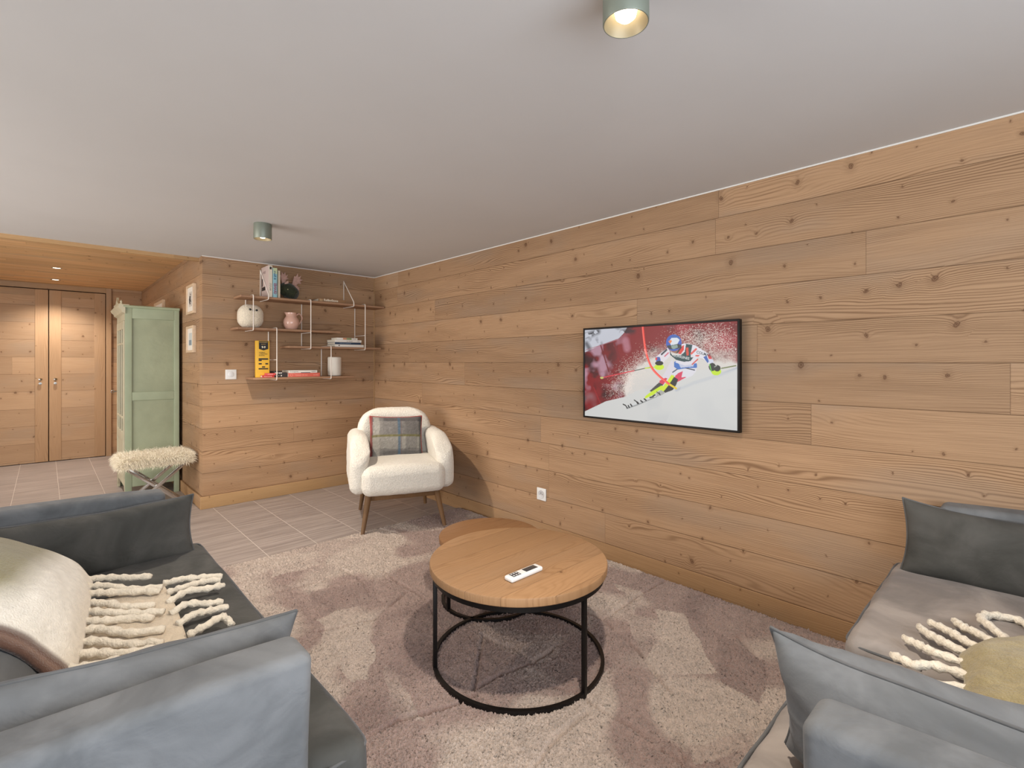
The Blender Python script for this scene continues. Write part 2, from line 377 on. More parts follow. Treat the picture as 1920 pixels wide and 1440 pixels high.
# door wall
sbox('wall_hall', (.617, YD, 0), (XR, YD + .1, HH), M_wall_b)
sbox('wall_hall.001', (XL, YD, 0), (-.56, YD + .1, HH), M_wall_b)
sbox('wall_hall.002', (-.56, YD + .04, 0), (.617, YD + .1, HH), M_dark_gap)
sbox('trim_5', (.563, YD - .025, 0), (.617, YD + .04, HH), M_door_v, .003)
sbox('trim_6', (-.56, YD - .02, 2.078), (.563, YD + .04, HH), M_door_h, .003)
sbox('trim_7', (-.56, YD - .025, 0), (-.503, YD + .04, 2.078), M_door_v, .003)
def door(name, x0, x1, s0, s1, knobx):
    root = bpy.data.objects.new(name, None); C.objects.link(root); struct(root); yf = YD - .015
    for a, b in ((x0, x0 + s0), (x1 - s1, x1)):
        MB().b2((a, yf, .008), (b, yf + .035, 2.068), .003).build('stile', M_door_v, root)
    MB().b2((x0 + s0, yf + .001, 1.99), (x1 - s1, yf + .034, 2.068), .003).build('rail', M_door_h, root)
    MB().b2((x0 + s0 - .004, yf + .009, .008), (x1 - s1 + .004, yf + .03, 1.992), .0).build('panel', M_door_p, root, smooth=0)
    k = MB(); M = Matrix.Translation((knobx, yf, .994)) @ Matrix.Rotation(PI / 2, 4, 'X')
    k.lathe([(0, 0), (.013, 0), (.013, .003), (.006, .006), (.006, .022), (.014, .028), (.018, .036), (.014, .044), (0, .047)], 20, M).build('knob', M_chrome, root)
    e = MB(); M = Matrix.Translation((knobx, yf + .0005, .945)) @ Matrix.Rotation(PI / 2, 4, 'X')
    e.lathe([(0, 0), (.014, 0), (.014, .004), (0, .005)], 20, M).build('key_plate', M_steel, root)
door('door_1', -.499, .026, .108, .115, -.043)
door('door_2', .034, .556, .108, .106, .088)
# far-side walls with the rear window (behind the camera) and a left one added for fill light
def wall_open(name, axis, c, span, op, zs, mat):
    m = MB(); a0, a1 = span; o0, o1 = op; z0, z1 = zs
    for lo, hi in (((a0, 0), (o0, HH)), ((o1, 0), (a1, HH)), ((o0, 0), (o1, z0)), ((o0, z1), (o1, HH))):
        if axis == 1: m.b2((lo[0], c - .1, lo[1]), (hi[0], c, hi[1]), 0)
        else: m.b2((c - .1, lo[0], lo[1]), (c, hi[0], hi[1]), 0)
    struct(m.build(name, mat, smooth=0))
def window(name, axis, c, op, zs, n):
    root = bpy.data.objects.new(name, None); C.objects.link(root); struct(root)
    P = lambda a, z, d: (a, c - .07 + d, z) if axis == 1 else (c - .07 + d, a, z)
    m = MB(); o0, o1 = op; z0, z1 = zs; e = .05
    for k in range(n + 1):
        x = o0 + (o1 - o0 - e) * k / n; m.b2(P(x, z0, 0), P(x + e, z1, .05), .003)
    for z in (z0, z1 - e): m.b2(P(o0, z, .001), P(o1, z + e, .049), .003)
    m.build('window_frame', M_white, root)
    for k in range(n):
        x = o0 + (o1 - o0 - e) * k / n
        MB().b2(P(x + e, z0 + e, .02), P(x + (o1 - o0 - e) / n, z1 - e, .026), 0).build('pane', M_glass, root, smooth=0)
wall_open('wall_rear', 1, YR, (XL - .1, XW + .1), (-1.9, 1.5), (.35, 1.95), M_plain)
wall_open('wall_left', 0, XL, (YR, YD), (1.9, 4.9), (.40, 1.98), M_plain)
window('window_1', 1, YR, (-1.9, 1.5), (.35, 1.95), 3)
window('window_added', 0, XL, (1.9, 4.9), (.40, 1.98), 2)  # unseen opening added to carry the warm fill light

# ================================================================== lamps
def spot(name, loc, energy, ang, blend, col, r=.03, rot=(0, 0, 0)):
    d = bpy.data.lights.new(name, 'SPOT'); d.energy = energy; d.spot_size = math.radians(ang); d.spot_blend = blend; d.color = col; d.shadow_soft_size = r
    o = bpy.data.objects.new(name, d); C.objects.link(o); o.location = loc; o.rotation_euler = rot; return o
def ceiling_spot(x, y, label, energy):
    r, h = .052, .096; t = thing('ceiling_spotlight', label, 'ceiling light', (x, y, HC), 0, 'sage grey surface spotlights')
    MB().lathe([(r - .001, 0), (r, -.003), (r, -h + .002), (r - .001, -h), (r - .003, -h), (r - .003, -h + .012)], 48, cap=False).build('housing', M_lampbody, t)
    MB().lathe([(r - .003, -h + .0005), (r - .008, -h + .010), (.030, -h + .040), (.026, -h + .046)], 48, cap=False).build('reflector', M_lampin, t)
    MB().lathe([(0, -h + .006), (.013, -h + .008), (.023, -h + .017), (.0268, -h + .034), (.0258, -h + .045), (.0258, -h + .055), (0, -h + .055)], 32).build('bulb', M_bulb, t)
    MB().lathe([(.0, 0), (.0022, 0), (.0022, -.0025), (0, -.003)], 12, Matrix.Translation((-.0, -r + .001, -.012)) @ Matrix.Rotation(PI / 2, 4, 'X')).build('screw', M_steel, t)
    spot('lamp_light', (x, y, HC - h - .004), energy, 128, .55, (1.0, .88, .74), .028)
ceiling_spot(.965, .64, 'grey-green cylinder spotlight on the white ceiling above the big coffee table', 72)
ceiling_spot(.995, 3.335, 'grey-green cylinder spotlight on the white ceiling in front of the wall shelves', 78)
def downlight(x, y, label):
    t = thing('recessed_downlight', label, 'ceiling light', (x, y, HH), 0, 'recessed hall downlights')
    MB().lathe([(.030, .001), (.043, .001), (.043, -.003), (.040, -.004), (.031, -.002)], 32, cap=False).build('trim_ring', M_steel, t)
    MB().lathe([(0, -.0005), (.030, -.0005), (.030, .0015), (0, .0015)], 32).build('lens', M_bulb, t)
    spot('lamp_light', (x, y, HH - .008), 68, 130, .7, (1.0, .92, .82), .025)
downlight(.083, 6.70, 'round recessed downlight in the board ceiling, the one nearer the white ceiling')
downlight(.085, 7.66, 'round recessed downlight in the board ceiling, the one nearer the hall doors')

# ================================================================== sage cabinet in the hall
def cabinet():
    x0, x1, y0, y1, zt = .505, .905, 5.45, 6.10, 1.70
    t = thing('display_cabinet', 'tall sage green painted cabinet with glazed door standing in the hall', 'cabinet', (x0, y0, 0))
    L = lambda a, b, c: (a - x0, b - y0, c)
    b = MB()
    b.b2(L(x0 + .022, y0 + .012, .12), L(x1, y0 + .026, zt - .02), .001)              # side skins, back, top, bottom
    b.b2(L(x0 + .022, y1 - .026, .12), L(x1, y1 - .012, zt - .02), .001)
    b.b2(L(x1 - .012, y0 + .012, .12), L(x1, y1 - .012, zt - .02), .001)
    b.b2(L(x0 + .022, y0 + .012, zt - .03), L(x1, y1 - .012, zt - .012), .001); b.b2(L(x0 + .022, y0 + .012, .12), L(x1, y1 - .012, .14), .001)
    for z in (.55, .95, 1.3): b.b2(L(x0 + .05, y0 + .03, z), L(x1 - .02, y1 - .03, z + .015), .001)
    b.build('carcass', M_green_in, t)
    for yy, s in ((y0, 1), (y1 - .014, -1)):
        f = MB()
        for a, c in ((x0, x0 + .05), (x1 - .04, x1)): f.b2(L(a, yy, 0 if a > x0 + .1 else .0), L(c, yy + .014, zt - .02), .003)
        for z0, z1 in ((.10, .24), (.86, .935), (1.585, zt - .02)): f.b2(L(x0 + .05, yy + .001, z0), L(x1 - .04, yy + .0135, z1), .003)
        f.build('side_frame', M_green, t)
    e = MB(); e.tube([L(x0 - .012, y0 - .004, zt - .012), L(x1 + .0, y0 - .004, zt - .012)], .013, 12); e.b2(L(x0 + .001, y0 - .004, zt - .024), L(x1, y1 + .004, zt), .004)
    e.build('top_moulding', M_green, t)
    # front frame, door, glazing bars
    f = MB()
    f.b2(L(x0, y0 + .0005, .0), L(x0 + .022, y0 + .045, zt - .03), .003); f.b2(L(x0, y1 - .045, .0), L(x0 + .022, y1, zt - .03), .003)
    f.b2(L(x0 + .0005, y0 + .04, zt - .13), L(x0 + .022, y1 - .04, zt - .03), .003); f.b2(L(x0 + .0005, y0 + .04, .10), L(x0 + .022, y1 - .04, .17), .003)
    f.build('front_frame', M_green_lit, t)
    d = MB(); dy0, dy1, dz0, dz1 = y0 + .05, y1 - .05, .175, zt - .135; xf = x0 - .006
    for a, c in ((dy0, dy0 + .055), (dy1 - .055, dy1)): d.b2(L(xf, a, dz0), L(xf + .02, c, dz1), .003)
    for z0, z1 in ((dz0, dz0 + .05), (.50, .58), (dz1 - .07, dz1)): d.b2(L(xf + .0005, dy0 + .055, z0), L(xf + .0195, dy1 - .055, z1), .003)
    d.b2(L(xf + .007, dy0 + .05, dz0 + .045), L(xf + .013, dy1 - .05, .505), .0)
    dd = d.build('door', M_green_lit, t)
    MB().b2(L(xf + .008, dy0 + .05, .575), L(xf + .012, dy1 - .05, dz1 - .065), 0).build('pane', M_glass, dd, smooth=0)
    g = MB()
    for yy in (dy0 + .055 + .13, dy1 - .055 - .13): g.b2(L(xf - .001, yy - .009, .575), L(xf + .016, yy + .009, dz1 - .065), .003)
    for z in (.705, 1.365): g.b2(L(xf - .0005, dy0 + .05, z - .009), L(xf + .0155, dy1 - .05, z + .009), .003)
    g.build('glazing_bar', M_green_lit, dd)
    k = MB(); k.tube([L(xf - .03, dy1 - .03, .92), L(xf + .002, dy1 - .03, .92)], .004, 8); k.tube([L(xf - .034 + .012 * math.cos(q), dy1 - .03, .92 + .012 * math.sin(q)) for q in np.linspace(0, 2 * PI, 14)[:-1]], .0025, 6, True)
    k.build('key', M_steel, dd)
    c = MB(); prof = [(0, 0), (-.022, .012), (-.026, .03), (-.045, .05), (-.05, .066), (0, .07)]
    c.prism([(p[1], p[0]) for p in prof], (y1 - y0) + .03, frame(L(x0 + .002, y0 - .015, zt - .075), (0, 0, 1), (1, 0, 0)))
    c.b2(L(x0 - .04, y0 - .012, zt - .012), L(x0 + .03, y1 + .012, zt + .006), .003)
    c.build('cornice', M_green_lit, t)
    q = MB(); ym = (y0 + y1) / 2
    crest = [(-.17, 0), (.17, 0), (.165, .018), (.10, .028), (.05, .052), (.022, .062), (0, .086), (-.022, .062), (-.05, .052), (-.10, .028), (-.165, .018)]
    q.prism(crest, .016, frame(L(x0 - .03, ym, zt + .006), (0, 1, 0), (0, 0, 1)))
    for s in (-1, 1): q.lathe([(.0, 0), (.012, 0), (.012, .01), (.006, .016), (.01, .026), (0, .044)], 14, Matrix.Translation(L(x0 - .02, ym + s * .27, zt + .006)))
    q.build('crest', M_green_lit, t)
    for yy, s in ((y0 + .045, 1), (y1 - .045, -1)): MB().prism([(0, .1), (s * .05, .1), (0, .03)][::s], .02, frame(L(x0 + .001, yy, 0), (0, 1, 0), (0, 0, 1))).build('foot_bracket', M_green_lit, t)
    for yy in (y0 + .001, y1 - .03): MB().b2(L(x1 - .04, yy, 0), L(x1 - .001, yy + .029, .11), .002).build('foot', M_green, t)
cabinet()

# ================================================================== fur stool
def stool():
    cx, cy = .652, 4.98; w_, d_ = .47, .36
    t = thing('fur_stool', 'cream fur topped stool on crossed chrome legs in front of the cabinet', 'stool', (cx, cy, 0))
    MB().box((0, 0, .405), (w_ - .02, d_ - .02, .055), .02, 3).build('seat', simple('stool_cushion', (214, 196, 166), .9), t)
    s = MB(); rg = np.random.default_rng(3); hw, hd = w_ / 2, d_ / 2
    def strand(p, n, L, wd):
        g = Vector((rg.normal(0, .55), rg.normal(0, .55), rg.normal(0, .4))); d = (n + g).normalized(); side = d.cross(Vector((rg.normal(), rg.normal(), rg.normal()))).normalized() * wd
        P0 = p; P1 = p + d * L * .55; P2 = P1 + (d * .7 + Vector((0, 0, -.55))).normalized() * L * .45; b = len(s.v)
        for q, k in ((P0, 1), (P1, .8)): s.v += [tuple(q - side * k), tuple(q + side * k)]
        s.v.append(tuple(P2)); s.f += [[b, b + 1, b + 3, b + 2], [b + 2, b + 3, b + 4]]
    for i in range(15000):
        q = rg.random()
        if q < .52: p = Vector((rg.uniform(-hw, hw), rg.uniform(-hd, hd), .432)); n = Vector((p.x / hw * .5, p.y / hd * .5, .75))
        elif q < .84: sg = -1 if rg.random() < .7 else 1; p = Vector((rg.uniform(-hw, hw), sg * hd, rg.uniform(.375, .432))); n = Vector((0, sg, .1))
        else: sg = -1 if rg.random() < .5 else 1; p = Vector((sg * hw, rg.uniform(-hd, hd), rg.uniform(.375, .432))); n = Vector((sg, 0, .1))
        p.x *= .97; p.y *= .97; strand(p, n, rg.uniform(.03, .07), .0012)
    o = s.build('fur_cover', M_fur, t, smooth=0); o['kind'] = 'stuff'
    hx, hy = .195, .13
    for sy in (-1, 1):
        for sx in (-1, 1):
            off = .0075 * sx
            MB().bar((sx * hx, sy * hy + off, .022), (-sx * hx * 1.06, sy * hy + off, .378), .026, .012, .0015, up=(0, 1, 0)).build('leg', M_chrome, t)
    for sx in (-1, 1):
        MB().bar((sx * hx, -hy - .03, .011), (sx * hx, hy + .03, .011), .022, .022, .0015).build('floor_bar', M_chrome, t)
        MB().bar((sx * hx * 1.05, -hy - .02, .375), (sx * hx * 1.05, hy + .02, .375), .02, .016, .0015).build('seat_rail', M_chrome, t)
stool()

# ================================================================== framed pictures on the return wall
M_frame = simple('pale_frame_wood', (214, 188, 158), .5, var=.06, vscale=40)
M_mat = simple('passepartout', (232, 226, 216), .8)
def picture(y0, y1, z0, z1, label, deco, fw=.02):
    t = thing('picture_frame', label, 'picture', (XR, (y0 + y1) / 2, z0), 0, 'framed pictures on the return wall')
    hw, H, D = (y1 - y0) / 2, z1 - z0, .026
    m = MB()
    for a, b in ((-hw, -hw + fw), (hw - fw, hw)): m.b2((-D, a, 0), (0, b, H), .002)
    for a, b in ((0, fw), (H - fw, H)): m.b2((-D + .0003, -hw + fw, a), (0, hw - fw, b), .002)
    m.build('frame', M_frame, t)
    MB().b2((-.016, -hw + fw - .002, fw - .002), (-.006, hw - fw + .002, H - fw + .002), 0).build('mat', M_mat, t, smooth=0)
    deco(t, hw, H)
def deco_figure(t, hw, H):
    q = MB(); q.b2((-.0185, -.055, H * .26), (-.0162, .055, H * .76), 0); q.build('print', simple('print_paper', (204, 196, 186), .8), t, smooth=0)
    f = MB()
    f.tube([(-.0185, .012, H * .36), (-.0185, .004, H * .5), (-.0185, -.008, H * .62)], [.006, .009, .005], 8)
    f.tube([(-.0185, -.03, H * .40), (-.0185, .0, H * .52), (-.0185, .03, H * .60)], .003, 6); f.tube([(-.0185, .02, H * .33), (-.0185, -.012, H * .36)], .003, 6)
    f.lathe([(0, -.004), (.007, -.002), (.007, .002), (0, .004)], 12, Matrix.Translation((-.0185, -.010, H * .67)) @ Matrix.Rotation(PI / 2, 4, 'Y')).build('drawing', simple('ink', (58, 52, 50), .8), t)
def deco_view(t, hw, H):
    MB().b2((-.0185, -.052, H * .27), (-.0162, .052, H * .74), 0).build('print', simple('print_pale', (196, 202, 200), .8), t, smooth=0)
    MB().b2((-.0192, -.048, H * .28), (-.0186, .048, H * .47), 0).build('drawing', simple('print_blue', (132, 146, 156), .8), t, smooth=0)
picture(4.865, 5.155, 1.617, 1.868, 'pale wood frame with a small dark figure, upper of the pair by the corner', deco_figure)
picture(4.875, 5.155, 1.283, 1.512, 'pale wood frame with a pale blue view, lower of the pair by the corner', deco_view)
picture(6.36, 6.93, 1.40, 1.868, 'pale wood frame mostly hidden behind the top of the sage cabinet', lambda t, hw, H: None, .03)

# ================================================================== switch and socket
def plate(name, label, cat, M, socket):
    t = thing(name, label, cat); t.matrix_world = M
    MB().box((0, 0, .004), (.083, .083, .008), .003, 2).build('cover_plate', M_white, t)
    if socket:
        MB().lathe([(.0275, .008), (.0275, .0095), (.0255, .0095), (.0235, .0082), (0, .0080)], 32, cap=False).build('socket_well', simple('socket_inner', (206, 206, 208), .4), t)
        for a in (-.0095, .0095): MB().lathe([(0, .0084), (.0026, .0084), (.0026, .0088), (0, .0088)], 12, cx=a).build('pin_hole', M_black, t)
        MB().lathe([(.0, .0084), (.0024, .0084), (.0024, .014), (0, .0145)], 12, cy=.010).build('earth_pin', M_steel, t)
    else:
        MB().lathe([(0, .0105), (.020, .0105), (.0225, .009), (.0235, .008), (.0265, .0078), (.0275, .0085), (.0285, .0078)], 32).build('dimmer_knob', simple('switch_inner', (224, 224, 224), .4), t)
plate('light_switch', 'square white switch with round rocker on the back wall left of the shelves', 'switch', frame((1.138, YB, 1.096), (1, 0, 0), (0, 0, 1)), False)
plate('wall_socket', 'square white power socket low on the right plank wall', 'socket', frame((XW, 2.30, .300), (0, -1, 0), (0, 0, 1)), True)

# ================================================================== wall shelves of boards and white wire
YF = 4.435                                   # front edge of the boards
S1, S2, S3, S4 = 1.752, 1.487, 1.342, 1.070  # top faces
def shelves():
    t = thing('wire_shelf', 'four staggered oak wall boards hung on white bent wire brackets', 'shelf', (1.8, YB, S4))
    O = Vector((1.8, YB, S4))
    for x0, x1, z in ((1.157, 2.452, S1), (1.133, 2.00, S2), (1.532, 2.415, S3), (1.253, 2.13, S4)):
        apply(MB().b2((x0, YF, z - .018), (x1, YB - .001, z), .003).build('shelf_board', M_shelf, t), Matrix.Translation(-O))
    r = .0042
    def wire(x, zt, zb, bars=()):
        m = MB(); f, b = YF - .006, YB - .006; q = .012
        P = [(x, b, zt), (x, f + q, zt), (x, f + .003, zt - .003), (x, f, zt - q), (x, f, zb + q), (x, f + .003, zb + .003), (x, f + q, zb), (x, b, zb)]
        m.tube([Vector(p) - O for p in P], r, 8, True)
        for z in bars: m.tube([Vector((x, f, z)) - O, Vector((x, b, z)) - O], r * .8, 8)
        m.build('wire_bracket', M_wire, t)
    up = .006; dn = .0225
    wire(1.250, S1 + up, S2 - dn); wire(1.722, S1 + up, S3 - dn, (S2 - dn,)); wire(2.243, S1 + up, S3 - dn, (S3 + .115,))
    wire(1.434, S2 + up, S4 - dn, (S4 + .15,)); wire(1.907, S3 + up, S4 - dn)
    for x, zt in ((1.368, 2.008), (2.128, 1.996)):
        m = MB(); f, b = YF - .006, YB - .006; z0 = S1 - dn
        P = [(x, b, zt), (x, b - .006, zt - .012), (x, f + .004, S1 + .02), (x, f, S1 - .002), (x, f + .003, z0 + .004), (x, f + .014, z0), (x, b, z0)]
        m.tube([Vector(p) - O for p in P], r, 8, True).build('wire_bracket', M_wire, t)
shelves()
def mplain(name, c, rough=.6): return simple(name, c, rough)
M_ink = mplain('black_print', (34, 32, 32)); M_page = mplain('book_pages', (226, 216, 198), .85)
def book(name, label, group, M, W, D, T, cov, thick=.003, spine=None, r=.0012):
    """book lying flat: spine along local x at y=0 (front), depth D to +y, thickness T in z"""
    t = thing(name, label, 'book', group=group); t.matrix_world = M
    m = MB(); m.b2((-W / 2, .001, 0), (W / 2, D, thick), .0008); m.b2((-W / 2, .001, T - thick), (W / 2, D, T), .0008)
    m.b2((-W / 2 + .0002, 0, .0004), (W / 2 - .0002, thick + .001, T - .0004), r); m.build('cover', cov, t)
    MB().b2((-W / 2 + .003, thick, thick - .0004), (W / 2 - .003, D - .003, T - thick + .0004), 0).build('pages', M_page, t, smooth=0)
    return t
def on_spine(t, txt, x, z, size, mat, **k):       # lettering on the spine, reading along +x
    return text(txt, size, frame((x, -.0003, z), (1, 0, 0), (0, 0, 1)), mat, t, 'spine_lettering', **k)
def patch(t, x0, x1, z0, z1, mat, y=-.0004, name='spine_patch'):
    return MB().b2((x0, y, z0), (x1, y + .0006, z1), 0).build(name, mat, t, smooth=0)
def flat(x, z, y=YF + .012, a=0.0): return Matrix.Translation((x, y, z)) @ Matrix.Rotation(a, 4, 'Z')
def upright(x0, y, z): return Matrix.Translation((x0, y, z)) @ Matrix(((0, 0, 1, 0), (0, 1, 0, 0), (-1, 0, 0, 0), (0, 0, 0, 1)))
# upright books: spine axis local x points down, so W is the height
GU = 'upright books on the top shelf'
h = .270; c_grey = mplain('mauve_cover', (196, 178, 172), .6)
t = book('book', 'tall thick book with mauve cover and cream spine standing on the top shelf', GU, upright(1.373, YF + .012, S1 + h / 2), h, .19, .031, c_grey)
patch(t, -h / 2 + .001, h / 2 - .001, .001, .030, mplain('cream_spine', (226, 216, 198)))
patch(t, -h / 2 + .012, -h / 2 + .034, .009, .024, M_ink, -.0008)
text('BRUT[T]', .017, frame((h / 2 - .055, -.0009, .009), (-1, 0, 0), (0, 0, 1)), mplain('grey_print', (96, 90, 88)), t, 'spine_lettering')
for a, b, c, d in ((.00, .066, .152, .178), (.072, .104, .085, .178)):
    MB().b2((a - .035, c - .03 + .03, -.0006), (b - .035, d, .0002), 0).build('cover_print', M_ink, t, smooth=0)
text('PARIS', .032, frame((-.075, .155, -.0005), (0, -1, 0), (-1, 0, 0)), mplain('soft_print', (150, 128, 126)), t, 'cover_lettering')
h = .252
t = book('book', 'light blue and green spined book with GRAINES in mauve letters, standing', GU, upright(1.4085, YF + .008, S1 + h / 2), h, .175, .033, mplain('sky_cover', (150, 194, 204)))
patch(t, -h / 2 + .001, -h / 2 + .05, .001, .032, mplain('lime_top', (196, 208, 166)))
text('GRAINES', .030, frame((h / 2 - .028, -.0006, .006), (-1, 0, 0), (0, 0, 1)), mplain('plum_print', (150, 92, 116)), t, 'spine_lettering', bold=.0012, xs=.78)
text('& fleurs', .024, frame((h / 2 - .152, -.0006, .007), (-1, 0, 0), (0, 0, 1)), mplain('blue_print', (66, 112, 142)), t, 'spine_lettering', bold=.0006)
h = .236
t = book('book', 'thin cream book standing beside the dark green plush head', GU, upright(1.452, YF + .02, S1 + h / 2), h, .17, .018, mplain('cream_cover', (226, 212, 188)))
# lying book on the top shelf
t = book('book', 'brown book lying alone on the top shelf with white script on its spine', 'lying books', flat(1.93, S1, YF + .022, -.03), .255, .17, .030, mplain('brown_cover', (150, 116, 82)))
on_spine(t, 'RollingStone', -.078, .0085, .0285, mplain('white_script', (238, 228, 208)), bold=.0006, xs=.92)
for a in (-.115, -.1): patch(t, a, a + .007, .005, .025, mplain('tan_print', (206, 180, 140)))
# plush head with antlers
def plush_moose():
    t = thing('plush_moose_head', 'dark green plush animal head with pink antlers beside the upright books', 'plush toy', (1.555, 4.53, S1))
    g = simple('dark_green_plush', (40, 46, 28), .95, var=.15, vscale=60, bscale=170, bdist=.005, sheen=.3)
    pk = simple('pink_felt', (188, 152, 140), .9, var=.1, vscale=40, bscale=120, bdist=.002, sheen=.3)
    P = cat_rom([(-.058, .02, .062), (-.045, .012, .072), (-.005, 0, .085), (.035, -.014, .062), (.062, -.03, .040), (.070, -.036, .034)], 5)
    R = list(np.interp(np.linspace(0, 1, len(P)), [0, .12, .4, .65, .85, .97, 1], [.03, .055, .068, .056, .040, .026, .008]))
    R[0] = .012
    MB().tube(P, R, 20).build('head', g, t, 80)
    for s, base in ((-1, Vector((-.035, .012, .135))), (1, Vector((.050, .022, .125)))):
        poly = [(0, -.01), (.022, .0), (.045, .035), (.078, .040), (.058, .058), (.086, .082), (.056, .082), (.066, .12), (.038, .096), (.030, .135), (.014, .095), (.0, .10), (-.006, .05), (-.010, .01)]
        sc = .95 if s > 0 else .82
        M = Matrix.Translation(base) @ Matrix.Rotation(PI / 2, 4, 'X') @ Matrix.Rotation(s * -.12 if s > 0 else .35, 4, 'Z') @ Matrix.Scale(sc, 4)
        o = MB().prism(poly, .020, M).build('antler', pk, t, 60)
        md = o.modifiers.new('bevel', 'BEVEL'); md.width = .006; md.segments = 2
        md = o.modifiers.new('soft', 'SUBSURF'); md.levels = md.render_levels = 2
    for c, rot in (((-.020, -.035, .135), .5), ((.078, -.01, .112), -.75)):
        M = Matrix.Translation(c) @ Matrix.Rotation(rot, 4, 'Y')
        MB().lathe([(0, -.03), (.010, -.022), (.017, -.004), (.014, .014), (0, .032)], 16, M @ Matrix.Scale(.45, 4, (0, 1, 0))).build('ear', pk, t, 80)
    MB().lathe([(0, -.005), (.005, 0), (0, .005)], 10, Matrix.Translation((-.02, -.069, .082))).build('eye', mplain('cream_bead', (220, 214, 170), .3), t)
plush_moose()
# white owl on shelf two
def owl():
    t = thing('plush_owl', 'round cream boucle plush owl with dark eyes on the second shelf', 'plush toy', (1.255, 4.53, S2))
    wl = simple('owl_boucle', (232, 220, 198), .95, var=.06, vscale=80, bscale=130, bdist=.006, sheen=.4)
    def df(p):
        k = 1 - .10 * max(0, p.z / .1) ** 2 + .03 * (1 - (p.z / .1) ** 2)
        n = nz(p, 90) * .0022
        return Vector((p.x * k, p.y * k, p.z)) + p.normalized() * n
    V, F = rbox((.190, .150, .200), .072, 10, (4, 3, 4), (0, 0, .098), df)
    MB().add(V, F).build('body', wl, t, 180)
    dk = mplain('black_bead', (28, 24, 22), .3)
    for x, z in ((-.022, .150), (.028, .146)): MB().lathe([(0, -.004), (.008, -.002), (.0095, 0), (.007, .004), (0, .006)], 14, Matrix.Translation((x, -.074, z)) @ Matrix.Rotation(PI / 2, 4, 'X')).build('eye', dk, t)
    MB().lathe([(0, -.014), (.0075, .002), (.005, .007), (0, .008)], 12, Matrix.Translation((.002, -.076, .142)) @ Matrix.Scale(.7, 4, (0, 1, 0))).build('beak', dk, t)
owl()
def jug():
    t = thing('milk_jug', 'glossy pink ceramic jug with a looped handle on the second shelf', 'jug', (1.588, 4.53, S2))
    cer = simple('pink_glaze', (220, 178, 160), .12, var=.04, vscale=20)
    m = MB(); prof = [(0, .001), (.040, 0), (.045, .004), (.058, .03), (.066, .062), (.062, .090), (.048, .112), (.042, .124), (.042, .148), (.043, .152), (.040, .152), (.038, .147), (.038, .125), (.05, .095), (.055, .06), (.045, .02), (0, .01)]
    V, F = [], []
    m.lathe(prof, 40)
    for i, (x, y, z) in enumerate(m.v):
        if z > .12 and x < 0: a = max(0, -x / .043 - .78) / .22; m.v[i] = (x - .018 * a * (z - .12) / .03, y * (1 - .4 * a), z)
    m.build('body', cer, t, 60)
    P = cat_rom([(.040, 0, .128), (.066, 0, .146), (.088, 0, .128), (.092, 0, .10), (.078, 0, .068), (.062, 0, .050)], 6)
    MB().tube(P, .0062, 10).build('handle', cer, t, 80)
jug()
# stack of four on shelf three
GS = 'stacked books on the third shelf'
bw = mplain('white_cover', (232, 228, 220)); bn = mplain('navy_cover', (44, 62, 86)); z = S3
t = book('book', 'wide white book at the bottom of the stack on the third shelf', GS, flat(2.095, z, YF + .012), .285, .185, .024, bw); patch(t, -.11, -.098, .009, .018, M_ink); z += .024
t = book('book', 'navy blue spined book second from the bottom of the shelf stack', GS, flat(2.080, z, YF + .016), .255, .175, .021, bn); on_spine(t, 'CONFITURES & MARMELADES', -.085, .007, .0115, mplain('pale_blue_print', (140, 158, 178)), xs=.75); z += .021
t = book('book', 'white book with small grey title third from the bottom of the shelf stack', GS, flat(2.083, z, YF + .012), .262, .185, .023, bw); on_spine(t, 'Les Alpages', -.02, .0075, .013, mplain('grey_letters', (120, 112, 108))); on_spine(t, 'Glenat', .085, .008, .010, mplain('grey_letters2', (120, 112, 108))); z += .023
t = book('book', 'small white book with orange and green patches topping the shelf stack', GS, flat(2.075, z, YF + .016), .20, .14, .019, bw)
patch(t, -.045, -.01, .002, .017, mplain('orange_patch', (206, 142, 100))); patch(t, -.01, .04, .002, .017, mplain('green_patch', (126, 142, 90))); on_spine(t, 'CUISINE', .048, .006, .010, mplain('grey_letters3', (140, 132, 124)))
# things on the lowest shelf
def game_box():
    W_, D_, H_ = .106, .042, .312
    t = thing('game_box', 'upright yellow game box with black printing at the left of the lowest shelf', 'box', (1.343, 4.50, S4), -.10)
    yl = mplain('yellow_card', (236, 184, 52), .5)
    MB().b2((-W_ / 2, 0, 0), (W_ / 2, D_, H_), .002).build('box', yl, t)
    m = MB(); a = .036
    m.prism([(-a, H_ - .003), (-a, H_ - .070), (0, H_ - .082), (a, H_ - .070), (a, H_ - .003)], .0008, frame((.006, -.0001, 0), (1, 0, 0), (0, 0, 1))); m.build('badge', M_ink, t, 0)
    tx = lambda s_, x, z, sz, mm, **k: text(s_, sz, frame((x, -.0012, z), (1, 0, 0), (0, 0, 1)), mm, t, 'lettering', **k)
    yp = mplain('gold_print', (206, 170, 92)); tx('HUNGARY', .006, H_ - .018, .0135, yp, align='CENTER'); tx('BOOKS', .006, H_ - .034, .010, yp, align='CENTER')
    wp = mplain('white_print', (236, 228, 200)); tx('9-9', .006, H_ - .062, .023, wp, align='CENTER', bold=.001)
    tx('WORLD', -.030, .208, .0125, M_ink); tx('CHRISTMAS', -.030, .195, .0125, M_ink); tx('BLACKS', -.030, .182, .0125, M_ink)
    for x0, x1, z0, z1 in ((-.032, .042, .150, .163), (-.032, -.008, .139, .149), (-.032, -.008, .110, .122), (.020, .042, .110, .122), (-.006, .018, .084, .094), (-.032, .042, .068, .079)):
        MB().b2((x0, -.0008, z0), (x1, .0002, z1), 0).build('print_bar', M_ink, t, smooth=0)
game_box()
